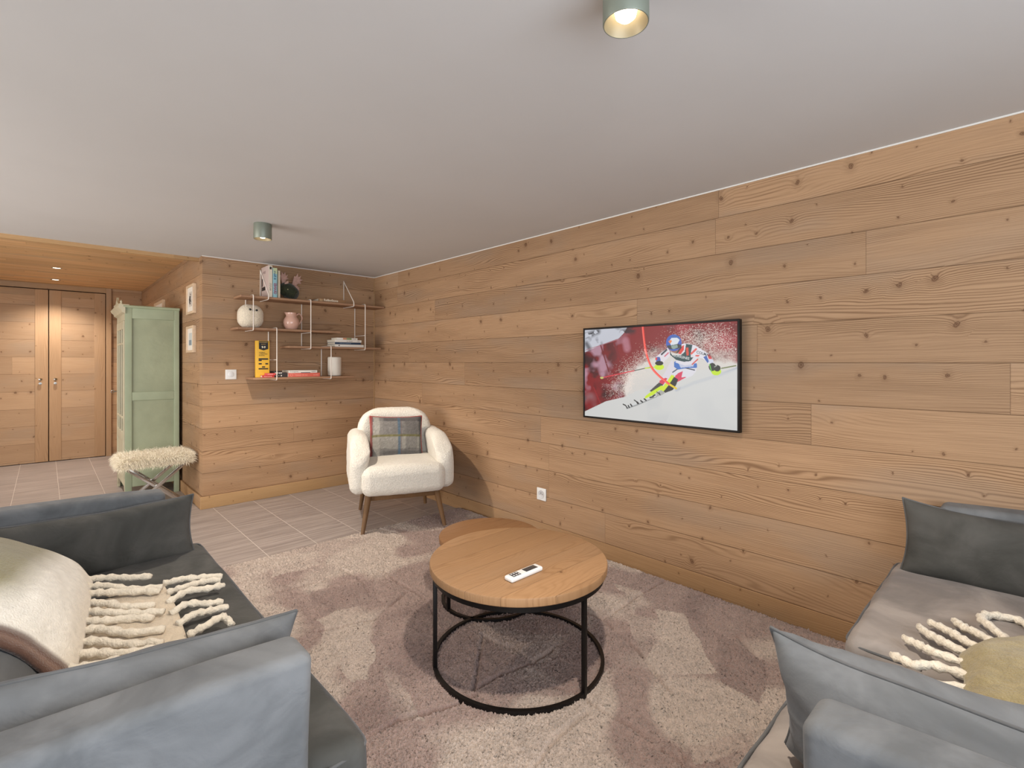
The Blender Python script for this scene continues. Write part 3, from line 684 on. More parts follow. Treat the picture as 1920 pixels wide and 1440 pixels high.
GB = 'small boxes and books on the lowest shelf'
red = mplain('red_cover', (200, 62, 58), .5); t = book('book', 'small red book lying directly on the lowest shelf in front of the yellow box', GB, flat(1.370, S4, YF + .008, .03), .098, .05, .019, red); on_spine(t, 'MONTAGNE', -.036, .005, .0115, mplain('pink_letters', (240, 200, 190)))
t = book('book', 'second small red book on top of the first, turned slightly aside', GB, flat(1.385, S4 + .019, YF + .008, -.22), .085, .048, .017, mplain('red_cover_b', (208, 72, 66), .5)); on_spine(t, 'RANDOS', -.020, .004, .010, mplain('pink_letters2', (244, 206, 196)))
def tin():
    t = thing('card_game_box', 'black box printed with small white squares between red and coral books', 'box', (1.452, YF + .03, S4), 0, GB)
    MB().b2((-.033, -.012, 0), (.033, .11, .052), .002).build('box', mplain('black_card', (40, 38, 40), .45), t)
    wp = mplain('white_square', (214, 208, 200))
    for k, (x, zz) in enumerate(((-.026, .030), (-.010, .031), (.006, .030), (.020, .031), (.020, .008), (-.024, .010), (.004, .010))):
        MB().b2((x, -.0128, zz), (x + (.011 if k < 5 else .004), -.0118, zz + .012 - (.004 if k > 4 else 0)), 0).build('print_square', wp, t, smooth=0)
    return t
tin()
t = thing('card_game_box', 'low dark grey box lying between the black box and the coral book', 'box', (1.508, YF + .04, S4), 0, GB)
MB().b2((-.020, -.005, 0), (.024, .10, .040), .002).build('box', mplain('grey_card', (66, 60, 60), .5), t)
t = book('book', 'coral red book lying on the lowest shelf under a white one', 'lying books', flat(1.672, S4, YF + .010), .276, .185, .034, mplain('coral_cover', (222, 108, 92), .5))
on_spine(t, 'TERRES DE SKI', -.082, .009, .018, mplain('pale_coral', (242, 170, 152)), xs=.95)
MB().lathe([(.009, 0), (.011, 0), (.011, .0006), (.009, .0006)], 20, Matrix.Translation((-.112, -.0001, .017)) @ Matrix.Rotation(PI / 2, 4, 'X'), cap=False).build('spine_ring', mplain('pale_coral2', (242, 178, 160)), t); on_spine(t, 'ALPES', .078, .010, .017, mplain('pale_coral3', (242, 170, 152)))
t = book('book', 'white book with grey lettering lying on top of the coral red book', 'lying books', flat(1.662, S4 + .034, YF + .014), .250, .17, .024, bw)
on_spine(t, 'Fromageries', -.112, .008, .014, mplain('grey_letters4', (110, 106, 104))); on_spine(t, 'GUIDE', .072, .008, .013, mplain('grey_letters5', (130, 124, 120))); patch(t, -.02, .062, .0005, .005, bn)
def speaker():
    t = thing('cylinder_speaker', 'plain white cylinder speaker at the right end of the lowest shelf', 'speaker', (1.985, 4.535, S4))
    sp = simple('off_white_mesh', (226, 220, 208), .55, bscale=400, bdist=.0006)
    MB().lathe([(0, .004), (.056, .004), (.060, .008), (.061, .012), (.061, .168), (.059, .176), (.054, .179), (0, .179)], 48).build('body', sp, t, 50)
    MB().lathe([(0, 0), (.052, 0), (.052, .005), (0, .005)], 32).build('foot', mplain('grey_rubber', (150, 146, 140)), t)
speaker()

# ================================================================== television with its picture
def television():
    y0, y1, z0, z1 = .962, 1.905, .860, 1.408; xf = 2.408
    t = thing('wall_television', 'flat black television on the right plank wall showing a slalom skier', 'television', (XW, (y0 + y1) / 2, (z0 + z1) / 2))
    O = Vector(t.location); bz = .011; sd = .012
    m = MB()
    for a, b in ((y0, y0 + bz), (y1 - bz, y1)): m.b2(Vector((xf, a, z0)) - O, Vector((xf + .03, b, z1)) - O, .002)
    for a, b in ((z0, z0 + bz), (z1 - bz, z1)): m.b2(Vector((xf + .0004, y0 + bz - .002, a)) - O, Vector((xf + .0296, y1 - bz + .002, b)) - O, .002)
    m.build('bezel', M_black, t)
    MB().b2(Vector((xf + .012, y0 + .006, z0 + .006)) - O, Vector((XW - .012, y1 - .006, z1 - .006)) - O, .004).build('back_case', M_black, t)
    MB().b2(Vector((XW - .02, 1.28, 1.0)) - O, Vector((XW, 1.58, 1.28)) - O, .002).build('wall_bracket', M_black, t)
    ya, yb, za, zb = y0 + bz - .001, y1 - bz + .001, z0 + bz - .001, z1 - bz + .001; xs = xf + .004
    NX, NY = 520, 300
    # picture coordinates: s runs left to right (towards smaller y), q top to bottom, both 0..1; K turns measured marks into them
    def K(pts):
        out = []
        for (px, py) in pts:
            p = onx(1080 + px / 6, 590 + py / 6, xs); out.append(((yb - p.y) / (yb - ya), (zb - p.z) / (zb - za)))
        return np.array(out)
    sx, sy = np.meshgrid((np.arange(NX) + .5) / NX, (np.arange(NY) + .5) / NY); asp = NX / NY
    rg = np.random.default_rng(5)
    def vnoise(fx, fy, seed, oct_=3):
        r = np.random.default_rng(seed); out = np.zeros_like(sx); a = 1; tot = 0
        for k in range(oct_):
            gx, gy = int(fx * 2 ** k) + 2, int(fy * 2 ** k) + 2; g = r.random((gy + 1, gx + 1)); X = sx * (gx - 1); Y = sy * (gy - 1)
            i, j = X.astype(int), Y.astype(int); u, v_ = X - i, Y - j; u = u * u * (3 - 2 * u); v_ = v_ * v_ * (3 - 2 * v_)
            out += a * ((g[j, i] * (1 - u) + g[j, i + 1] * u) * (1 - v_) + (g[j + 1, i] * (1 - u) + g[j + 1, i + 1] * u) * v_); tot += a; a *= .5
        return out / tot
    img = np.zeros((NY, NX, 3)); Lc = lambda c: np.array(lin(c))
    def inside(pts):
        P = K(pts); ins = np.zeros(sx.shape, bool); n = len(P)
        for i in range(n):
            (x1, y1_), (x2, y2_) = P[i], P[(i + 1) % n]
            c = ((y1_ > sy) != (y2_ > sy)); d = (y2_ - y1_) if abs(y2_ - y1_) > 1e-12 else 1e-12
            ins ^= c & (sx < (x2 - x1) * (sy - y1_) / d + x1)
        return ins
    def poly(pts, col, a=1.0): mk = inside(pts)[..., None] * a; img[:] = img * (1 - mk) + Lc(col) * mk
    def dist(pts):
        P = K(pts); D = np.full(sx.shape, 9.0)
        for (x1, y1_), (x2, y2_) in zip(P[:-1], P[1:]):
            dx, dy = (x2 - x1) * asp, y2_ - y1_; L2 = dx * dx + dy * dy + 1e-12
            tt = np.clip((((sx - x1) * asp) * dx + (sy - y1_) * dy) / L2, 0, 1)
            D = np.minimum(D, np.hypot((sx - x1) * asp - tt * dx, sy - y1_ - tt * dy))
        return D
    def line(pts, wd, col, soft=.0): D = dist(pts); h = wd / 1090 / 2; mk = np.clip((h - D) / max(soft, .0022) + .5, 0, 1)[..., None]; img[:] = img * (1 - mk) + Lc(col) * mk
    def ell(c, rx, ry, col, rot=0): poly([(c[0] + rx * math.cos(q) * math.cos(rot) - ry * math.sin(q) * math.sin(rot), c[1] + rx * math.cos(q) * math.sin(rot) + ry * math.sin(q) * math.cos(rot)) for q in np.linspace(0, 2 * PI, 24)[:-1]], col)
    def blend(mask, col): img[:] = img * (1 - mask[..., None]) + Lc(col) * mask[..., None]
    # background
    n1, n2 = vnoise(9, 5, 1, 4), vnoise(6, 4, 2, 3)
    img[:] = Lc((128, 20, 26)); blend(np.clip((n1 - .5) * 3.2, 0, .85), (52, 14, 18)); blend(np.clip((n2 - .56) * 2.6, 0, .6), (176, 62, 74))
    left = np.clip((.36 - sx) * 5, 0, 1)
    blend(left * np.clip((vnoise(12, 7, 3, 4) - .52) * 4, 0, .75), (34, 20, 24)); blend(left * np.clip((vnoise(10, 7, 4, 3) - .58) * 4.5, 0, .75), (190, 150, 168))
    sky = inside([(90, 150), (590, 120), (540, 210), (480, 270), (300, 335), (90, 430)]).astype(float)
    blend(sky * .95, (196, 200, 210)); blend(sky * np.clip((vnoise(14, 8, 6, 4) - .60) * 5, 0, .7), (96, 98, 108))
    blend(np.clip(1 - dist([(110, 240), (250, 190)]) / .05, 0, .9) * (vnoise(22, 14, 8) > .42), (30, 30, 36)); blend(np.clip(1 - dist([(120, 330), (150, 380)]) / .05, 0, .8), (60, 58, 64))
    blend(np.clip(1 - dist([(530, 200), (640, 180)]) / .055, 0, .85) * (vnoise(20, 12, 9) > .4), (44, 30, 36)); blend(np.clip(1 - dist([(560, 300), (575, 380)]) / .06, 0, .6), (190, 130, 146))
    line([(110, 400), (480, 280)], 7, (170, 110, 120)); line([(430, 320), (520, 560)], 26, (120, 24, 32), .01); line([(280, 350), (370, 640)], 18, (110, 24, 30), .01); line([(200, 820), (280, 1010)], 14, (150, 30, 36), .01)
    # snow
    def blur(mk, n_):
        for k in range(n_):
            for ax in (0, 1):
                p = np.pad(mk, [(1, 1) if a == ax else (0, 0) for a in (0, 1)], mode='edge'); mk = (np.take(p, range(0, mk.shape[ax]), ax) + mk + np.take(p, range(2, mk.shape[ax] + 2), ax)) / 3
        return mk
    sn = blur(inside([(560, 940), (540, 860), (600, 700), (680, 600), (820, 520), (980, 440), (1250, 400), (1450, 520), (1850, 540), (1850, 700), (1000, 1000)]).astype(float), 90)
    blend(np.clip(sn * 2.2 - .55 + (vnoise(46, 28, 13, 3) - .5) * 1.1, 0, 1), (208, 204, 200))
    poly([(80, 1100), (340, 975), (470, 945), (560, 925), (700, 850), (1000, 800), (1400, 620), (1850, 590), (1850, 1330), (80, 1150)], (206, 206, 204))
    cloud = np.clip(1 - dist([(700, 720), (860, 560), (1000, 480)]) / .16, 0, 1) * .8 + np.clip(1 - dist([(1400, 520), (1700, 520)]) / .13, 0, 1) * .7
    blend(np.clip(cloud * (vnoise(30, 18, 11, 4) * 1.5), 0, .85), (214, 208, 200)); blend(np.clip((vnoise(5, 4, 12) - .5) * 1.2, 0, .25) * (sy > .62), (176, 180, 186))
    line([(1130, 850), (1320, 775), (1600, 690), (1850, 590)], 26, (176, 182, 192), .02); poly([(1190, 800), (1850, 600), (1850, 1330), (1000, 1250)], (206, 207, 206), .55)
    # flying snow
    def spray(n, pts, wd, smin, smax, seed):
        P = K(pts); r = np.random.default_rng(seed)
        for k in range(n):
            i = r.integers(0, len(P) - 1); u = r.random(); c = P[i] * (1 - u) + P[i + 1] * u; o = r.normal(0, wd, 2); x, y = c[0] + o[0], c[1] + o[1] * asp * .6
            rad = r.uniform(smin, smax) * NY; X, Y = int(x * NX), int(y * NY)
            if not (2 < X < NX - 3 and 2 < Y < NY - 3): continue
            L = int(r.integers(1, 3)); al = r.uniform(.35, .9)
            for q in range(L):
                xx, yy = X + q, Y - q
                if 0 <= xx < NX and 0 <= yy < NY: img[yy, xx] = img[yy, xx] * (1 - al) + Lc((232, 218, 208)) * al
                if rad > 1 and xx + 1 < NX: img[yy, xx + 1] = img[yy, xx + 1] * (1 - al * .6) + Lc((232, 218, 208)) * al * .6
    spray(2600, [(430, 900), (560, 700), (700, 560), (900, 430)], .05, .001, .006, 21); spray(2600, [(1200, 260), (1400, 330), (1780, 440)], .06, .001, .006, 22); spray(1500, [(560, 880), (600, 640)], .022, .001, .006, 23); spray(900, [(1350, 200), (1700, 260)], .06, .002, .007, 24)
    # poles
    line([(290, 712), (480, 670), (665, 630)], 12, (216, 60, 72)); line([(660, 631), (860, 588)], 9, (52, 62, 50)); line([(780, 604), (960, 585)], 12, (196, 220, 40)); ell((292, 712), 20, 12, (200, 196, 110))
    line([(1640, 606), (1800, 576)], 11, (96, 110, 44))
    # skier
    poly([(1085, 500), (1120, 640), (1070, 740), (1010, 800), (940, 800), (950, 730), (1010, 640), (1050, 560)], (214, 208, 216))
    poly([(940, 745), (1010, 712), (1030, 720), (985, 790), (940, 790)], (206, 56, 84))
    poly([(935, 765), (985, 790), (870, 880), (830, 860)], (62, 60, 60)); poly([(960, 800), (1000, 808), (870, 905), (770, 960), (780, 920), (830, 880)], (200, 226, 40))
    poly([(1095, 660), (1120, 610), (1200, 590), (1362, 596), (1352, 640), (1310, 690), (1250, 715), (1150, 735), (1110, 710)], (216, 214, 222))
    poly([(1118, 690), (1150, 660), (1204, 636), (1188, 706), (1246, 704), (1210, 724), (1140, 760), (1125, 800), (1110, 760)], (210, 52, 88))
    line([(1090, 650), (1140, 615), (1230, 600), (1335, 625)], 12, (44, 54, 76))
    poly([(1105, 700), (1150, 730), (1130, 790), (1090, 850), (1010, 880), (960, 862), (1050, 740)], (30, 30, 30)); poly([(1075, 678), (1112, 690), (1040, 800), (985, 868), (945, 850), (1020, 760)], (206, 226, 44))
    poly([(900, 885), (960, 850), (1010, 880), (960, 910), (905, 925)], (166, 166, 160)); line([(910, 870), (950, 905)], 9, (40, 40, 44))
    poly([(1105, 535), (1150, 505), (1360, 540), (1364, 600), (1250, 600), (1150, 620), (1105, 590)], (58, 108, 186)); poly([(1150, 540), (1330, 556), (1320, 585), (1180, 600)], (212, 214, 224), .75)
    poly([(1035, 375), (1075, 450), (985, 540), (900, 520), (900, 480), (970, 420)], (220, 214, 222)); poly([(895, 480), (945, 478), (955, 520), (905, 530)], (70, 96, 170)); poly([(893, 490), (915, 480), (915, 510), (897, 515)], (214, 60, 60))
    line([(965, 448), (1020, 398)], 20, (50, 56, 66)); line([(1000, 470), (1040, 432)], 14, (206, 96, 120))
    poly([(1190, 330), (1250, 325), (1340, 345), (1410, 390), (1490, 440), (1550, 530), (1500, 560), (1430, 500), (1350, 475), (1280, 455), (1200, 440)], (220, 218, 226))
    poly([(1150, 470), (1370, 470), (1365, 545), (1230, 575), (1120, 540)], (218, 214, 222)); line([(1310, 560), (1370, 505)], 14, (206, 80, 70))
    poly([(1055, 415), (1085, 460), (1180, 460), (1225, 420), (1240, 330), (1312, 342), (1296, 420), (1292, 480), (1322, 482), (1290, 525), (1215, 532), (1130, 512), (1062, 455)], (24, 62, 66))
    poly([(1237, 375), (1265, 370), (1272, 460), (1245, 462)], (208, 70, 52)); line([(1300, 440), (1352, 390)], 22, (220, 92, 86)); poly([(1348, 455), (1395, 455), (1380, 475), (1340, 470)], (218, 90, 84))
    poly([(1435, 480), (1470, 460), (1500, 530), (1480, 545)], (58, 96, 170)); poly([(1478, 445), (1515, 455), (1532, 500), (1495, 500)], (206, 52, 58)); poly([(1490, 505), (1545, 505), (1550, 545), (1500, 550)], (206, 208, 226))
    poly([(1070, 390), (1150, 400), (1185, 380), (1180, 420), (1130, 440), (1085, 425)], (150, 104, 84)); poly([(1150, 440), (1200, 350), (1218, 345), (1215, 400), (1180, 446)], (214, 54, 50))
    ell((1102, 318), 88, 94, (58, 92, 180)); ell((1120, 262), 50, 28, (60, 100, 170)); poly([(1050, 300), (1075, 265), (1140, 262), (1168, 285), (1140, 335), (1070, 345)], (214, 220, 228)); poly([(1040, 300), (1070, 285), (1082, 300), (1060, 330)], (230, 130, 70))
    poly([(1020, 350), (1080, 345), (1150, 330), (1185, 345), (1185, 375), (1140, 385), (1060, 390), (1040, 380)], (48, 54, 60)); poly([(1070, 350), (1140, 340), (1148, 370), (1100, 390), (1078, 380)], (138, 158, 150)); line([(1185, 370), (1140, 430)], 14, (40, 42, 44))
    ell((938, 590), 54, 34, (200, 228, 36)); ell((938, 548), 46, 26, (22, 22, 24)); ell((1580, 642), 56, 44, (190, 222, 30)); ell((1535, 590), 40, 46, (26, 34, 30)); ell((1590, 605), 38, 36, (22, 26, 26))
    line([(1505, 560), (1525, 640)], 10, (96, 186, 60)); line([(1560, 590), (1585, 575)], 9, (150, 160, 150))
    # skis
    line([(575, 1052), (700, 1008), (905, 918)], 24, (150, 152, 152)); line([(575, 1040), (700, 995), (900, 903)], 20, (206, 208, 208)); line([(690, 1000), (790, 960), (900, 915)], 16, (208, 208, 206))
    for a, b in (((590, 1025), (600, 1045)), ((615, 1010), (630, 1030)), ((690, 985), (705, 1000)), ((730, 970), (750, 985)), ((770, 950), (790, 966)), ((835, 935), (870, 925)), ((870, 915), (890, 905))): line([a, b], 17, (38, 38, 40))
    line([(532, 1010), (558, 1022), (580, 1052)], 14, (44, 42, 40)); line([(657, 963), (680, 978), (695, 1004)], 13, (44, 42, 40)); line([(935, 875), (950, 905)], 8, (34, 34, 38))
    # bending gate pole
    G = cat_rom([(752, 130, 0), (762, 240, 0), (782, 390, 0), (815, 510, 0), (862, 610, 0), (935, 690, 0), (1010, 752, 0), (1062, 792, 0)], 5)
    line([(p.x, p.y) for p in G], 25, (240, 66, 58)); line([(p.x - 5, p.y) for p in G], 8, (250, 116, 100)); line([(1060, 790), (1128, 832)], 22, (226, 196, 36)); line([(775, 395), (790, 440)], 22, (244, 140, 130))
    ys = yb + (ya - yb) * np.arange(NX + 1) / NX; zs = zb + (za - zb) * np.arange(NY + 1) / NY
    V = np.zeros((NY + 1, NX + 1, 3)); V[..., 0] = xs; V[..., 1] = ys[None, :]; V[..., 2] = zs[:, None]; V -= np.array(O)
    idx = np.arange((NY + 1) * (NX + 1)).reshape(NY + 1, NX + 1)
    q = np.stack([idx[:-1, :-1], idx[1:, :-1], idx[1:, 1:], idx[:-1, 1:]], -1).reshape(-1, 4)
    me = bpy.data.meshes.new('screen'); me.vertices.add(V.size // 3); me.vertices.foreach_set('co', V.ravel())
    me.loops.add(q.size); me.loops.foreach_set('vertex_index', q.ravel().astype(np.int32)); me.polygons.add(len(q)); me.polygons.foreach_set('loop_start', np.arange(0, q.size, 4, dtype=np.int32)); me.update(); me.validate()
    ext = np.pad(img, ((0, 1), (0, 1), (0, 0)), mode='edge'); col = np.ones((V.size // 3, 4), np.float32); col[:, :3] = ext.reshape(-1, 3)
    me.color_attributes.new('Col', 'FLOAT_COLOR', 'POINT').data.foreach_set('color', col.ravel())
    scr = finish('screen', me, attr_mat('tv_picture', .35, emit=.82), t, 0)
    # lettering on the skier's bib and sleeve (glowing with the picture)
    wl = simple('tv_letters', (8, 8, 8), .4, emit=(206, 212, 212), estr=.8); dl = simple('tv_letters_dark', (8, 8, 8), .4, emit=(48, 56, 66), estr=.8)
    def scr_text(s, p, p2, size, mm):
        a, b = onx(1080 + p[0] / 6, 590 + p[1] / 6, xs), onx(1080 + p2[0] / 6, 590 + p2[1] / 6, xs); d = (b - a); up = Vector((0, 0, 1))
        text(s, size, frame(Vector((xs - .0006, a.y, a.z)) - O, d, up), mm, scr, 'screen_lettering', bold=.0003, ext=.0001)
    scr_text('LONGINES', (1098, 470), (1290, 512), .0185, wl); scr_text('COLMAR', (1352, 432), (1440, 456), .019, dl)
television()

# ================================================================== armchair
CH = Matrix.Translation((1.827, 3.02, .018)) @ Matrix.Rotation(math.radians(-23), 4, 'Z')
def armchair():
    t = thing('armchair', 'cream boucle armchair with tapered wooden legs in the far corner', 'armchair'); t.matrix_world = CH
    def fuzz(p, a=.0022): return Vector(p) + Vector((nz(p, 75), nz(p + Vector((3, 1, 2)), 75), nz(p + Vector((7, 5, 1)), 75))) * a
    def seat(p):
        x, y, z = p; z += .018 * max(0, z / .085) * (1 - (x / .29) ** 2) + (.012 if z > 0 else 0) * math.cos(y * 3); y -= .02 * (1 - (x / .3) ** 2) * (1 if y < -.2 else 0)
        return fuzz(Vector((x, y, z)))
    V, F = rbox((.582, .62, .185), .062, 7, (12, 14, 3), (0, .275, .352), seat); MB().add(V, F).build('seat', M_boucle, t, 180)
    def back(p):
        x, y, z = p; y += .085 * (z + .27) + .10 * (x / .30) ** 2 * -.35; return fuzz(Vector((x, y, z)))
    # backrest: rounded-top slab
    def bk(p):
        x, y, z = p; h = .28; R = .17; w2 = .288
        if z > h - R:
            k = math.sqrt(max(0, 1 - ((z - (h - R)) / R) ** 2)); x = x * ((w2 - R) + R * max(k, .03)) / w2
        return back(Vector((x, y, z)))
    V, F = rbox((.576, .135, .56), .058, 7, (14, 2, 16), (0, .565, .535), bk); MB().add(V, F).build('backrest', M_boucle, t, 180)
    for s in (-1, 1):
        def arm(p, s=s):
            x, y, z = p
            f = max(0, (-.05 - y) / .27); top = max(0, z / .195)
            z -= .10 * f ** 2.2 * top; y2 = y + .05 * top * top * min(1, max(0, -y / .2))
            x -= s * .018 * top * (1 - top * .3); x *= (1 + .10 * top)
            if y < 0: z += 0
            return fuzz(Vector((x, y2, z)))
        V, F = rbox((.125, .66, .39), .06, 7, (2, 14, 9), (s * .304, .345, .462), arm); MB().add(V, F).build('arm', M_boucle, t, 180)
    for sx in (-1, 1):
        for sy, ft, tp in ((-1, (.285, .0, 0), (.232, .085, .285)), (1, (.262, .64, 0), (.225, .555, .285))):
            a = Vector((sx * ft[0], ft[1], 0)); b = Vector((sx * tp[0], tp[1], tp[2]))
            P = [a.lerp(b, k / 6) for k in range(7)]; R = [.0125 + .011 * (k / 6) for k in range(7)]
            MB().tube(P, R, 14).build('leg', M_leg, t, 60)
    MB().b2((-.235, .070, .212), (.235, .094, .246), .004).build('front_rail', M_leg, t)
    MB().b2((-.22, .555, .212), (.22, .579, .246), .004).build('back_rail', M_leg, t)
armchair()

def pillow(name, w_, h_, th, M, mat, seed=0, n=34, pinch=.05, wr=.008, ear=0.0, fill=.5, sag=0.0, piping=None, cord=.0035, name2='piping'):
    """soft cushion in its own xy plane (z = thickness); corners stay pointed, edges draw in"""
    V, F = [], []; ids = {}
    def prof(u): return max(0.0, 1 - abs(u) ** 2.6) ** fill
    so = Vector((seed * 3.1, seed * 1.7, seed))
    for side in (1, -1):
        for i in range(n + 1):
            for j in range(n + 1):
                edge = i in (0, n) or j in (0, n)
                if edge and side == -1: ids[side, i, j] = ids[1, i, j]; continue
                u = math.sin((i / n * 2 - 1) * PI / 2 * .97) / math.sin(PI / 2 * .97); v = math.sin((j / n * 2 - 1) * PI / 2 * .97) / math.sin(PI / 2 * .97)
                x = u * w_ / 2 * (1 - pinch * (1 - v * v)); y = v * h_ / 2 * (1 - pinch * 1.3 * (1 - u * u))
                z = side * th / 2 * prof(u) * prof(v)
                p = Vector((x, y, z)); k = prof(u) ** .5 * prof(v) ** .5
                cr = (abs(u) * abs(v)) ** 3
                q = mnoise.noise(p * 6 + so) * wr * 2.2 - abs(mnoise.noise(Vector((p.x * 11, p.y * 5, 0)) + so)) * wr * 1.6 + wr * .4 + mnoise.noise(Vector((p.x * 18, p.y * 9, p.z * 4)) + so) * wr * .8
                rad = math.sin(math.atan2(v, u) * 14 + seed) * wr * .6 * (max(abs(u), abs(v)) ** 4)
                p.z += side * (q * k + rad * k) ; p.y += sag * -(1 - u * u) * max(0, v) ; p.y += ear * cr * (1 if v > 0 else .2) + mnoise.noise(Vector((p.x * 5, 0, seed))) * wr * .9 * v
                ids[side, i, j] = len(V); V.append(p)
    for side in (1, -1):
        for i in range(n):
            for j in range(n):
                f = [ids[side, i, j], ids[side, i + 1, j], ids[side, i + 1, j + 1], ids[side, i, j + 1]]; F.append(f if side == 1 else f[::-1])
    o = MB().add(V, F).build(name, mat, None, 180); o.matrix_world = M
    if piping:
        loop = [ids[1, i, 0] for i in range(n)] + [ids[1, n, j] for j in range(n)] + [ids[1, n - i, n] for i in range(n)] + [ids[1, 0, n - j] for j in range(n)]
        MB().tube([V[k] for k in loop], cord, 6, True).build(name2, piping, o, 180)
    return o

# plaid cushion on the armchair
def plaid():
    M = CH @ frame((-.005, .418, .590), (1, .0, -.03), (.02, .30, 1))
    M_edge = simple('red_wool_edge', (150, 70, 66), .9, var=.1, vscale=80)
    o = pillow('plaid_cushion', .40, .345, .125, M, M_plaid, 4, 60, .05, .004, piping=M_edge, cord=.006, name2='wool_border')
    tag(o, 'grey tartan wool cushion with red edging propped on the cream armchair', 'cushion')
    def col(co):
        x = co[:, 0] / .40 + .5; y = co[:, 1] / .345 + .5; g = np.array(lin((134, 130, 126))); c = np.tile(g, (len(x), 1)); L = lambda q: np.array(lin(q))
        r = np.random.default_rng(1)
        def band(m, q, a): c[m] = c[m] * (1 - a) + L(q) * a
        band((y > .87), (84, 82, 84), .8); band((y > .42) & (y < .52), (182, 178, 168), .6); band((y > .25) & (y < .42), (182, 178, 168), .55); band(y < .2, (98, 96, 96), .55); band((y > .06) & (y < .12), (170, 166, 160), .5)
        band((x > .06) & (x < .17), (186, 182, 172), .55); band((x > .17) & (x < .24), (150, 146, 140), .4); band((x > .66) & (x < .88), (112, 108, 106), .45); band(x > .93, (70, 70, 72), .6); band(x < .045, (140, 68, 66), .85)
        band((x > .50) & (x < .555), (82, 112, 134), .75); band((y > .515) & (y < .56), (128, 122, 72), .8); band((x > .555) & (x < .575), (112, 80, 80), .4)
        return c * .78 * (1 + r.normal(0, .10, (len(x), 1)))
    paint(o, col)
plaid()

# ================================================================== coffee tables and remote
def table(name, label, x, y, r, zt, th, legs, top):
    t = thing(name, label, 'coffee table', (x, y, .020)); z0 = .020; h = zt - z0
    MB().lathe([(0, h - th), (r - .004, h - th), (r - .001, h - th + .003), (r, h - .006), (r - .002, h - .0015), (r - .006, h), (0, h)], 96).build('tabletop', top, t, 30)
    fr = r - .012
    def ring(z, hgt): return MB().lathe([(fr, z), (fr, z + hgt), (fr - .014, z + hgt), (fr - .014, z), (fr, z)], 96, cap=False)
    ring(h - th - .022, .0215).build('top_ring', M_black, t); ring(0.0, .02).build('base_ring', M_black, t)
    for a in legs:
        c, s = math.cos(math.radians(a)), math.sin(math.radians(a)); q = fr - .007
        MB().add(*rbox((.0155, .0155, h - th - .018), .0015, 1, center=(0, 0, (h - th - .018) / 2 + .004)), Matrix.Translation((q * c, q * s, 0)) @ Matrix.Rotation(math.radians(a), 4, 'Z')).build('leg', M_black, t)
table('coffee_table', 'larger round oak coffee table on a black wire frame with a remote on top', 1.378, 1.418, .352, .42, .032, (153, 270, 32), M_oak)
table('coffee_table', 'smaller lower round oak coffee table tucked behind the larger one', 1.612, 1.862, .252, .345, .028, (172, 292, 52), M_oak_shade)
def remote():
    M = frame((1.2715, 1.2785, .4203), (.985, -.005, 0), (0, 1, 0))
    t = thing('remote_control', 'slim white remote control with dark display lying on the oak table', 'remote control'); t.matrix_world = M
    MB().box((0, 0, .0085), (.160, .043, .017), .007, 3).build('body', M_white, t)
    d = simple('remote_display', (62, 62, 64), .25)
    MB().box((.030, 0, .0168), (.060, .026, .002), .0008, 1).build('display', d, t)
    MB().box((-.045, .0, .0168), (.038, .028, .002), .0008, 1).build('keypad', simple('remote_keypad', (56, 56, 60), .4), t)
    b = simple('remote_buttons', (206, 206, 206), .4)
    for i in range(3):
        for j in range(2): MB().box((-.057 + i * .012, -.007 + j * .014, .0178), (.007, .007, .001), .0004, 1).build('button', b, t)
remote()

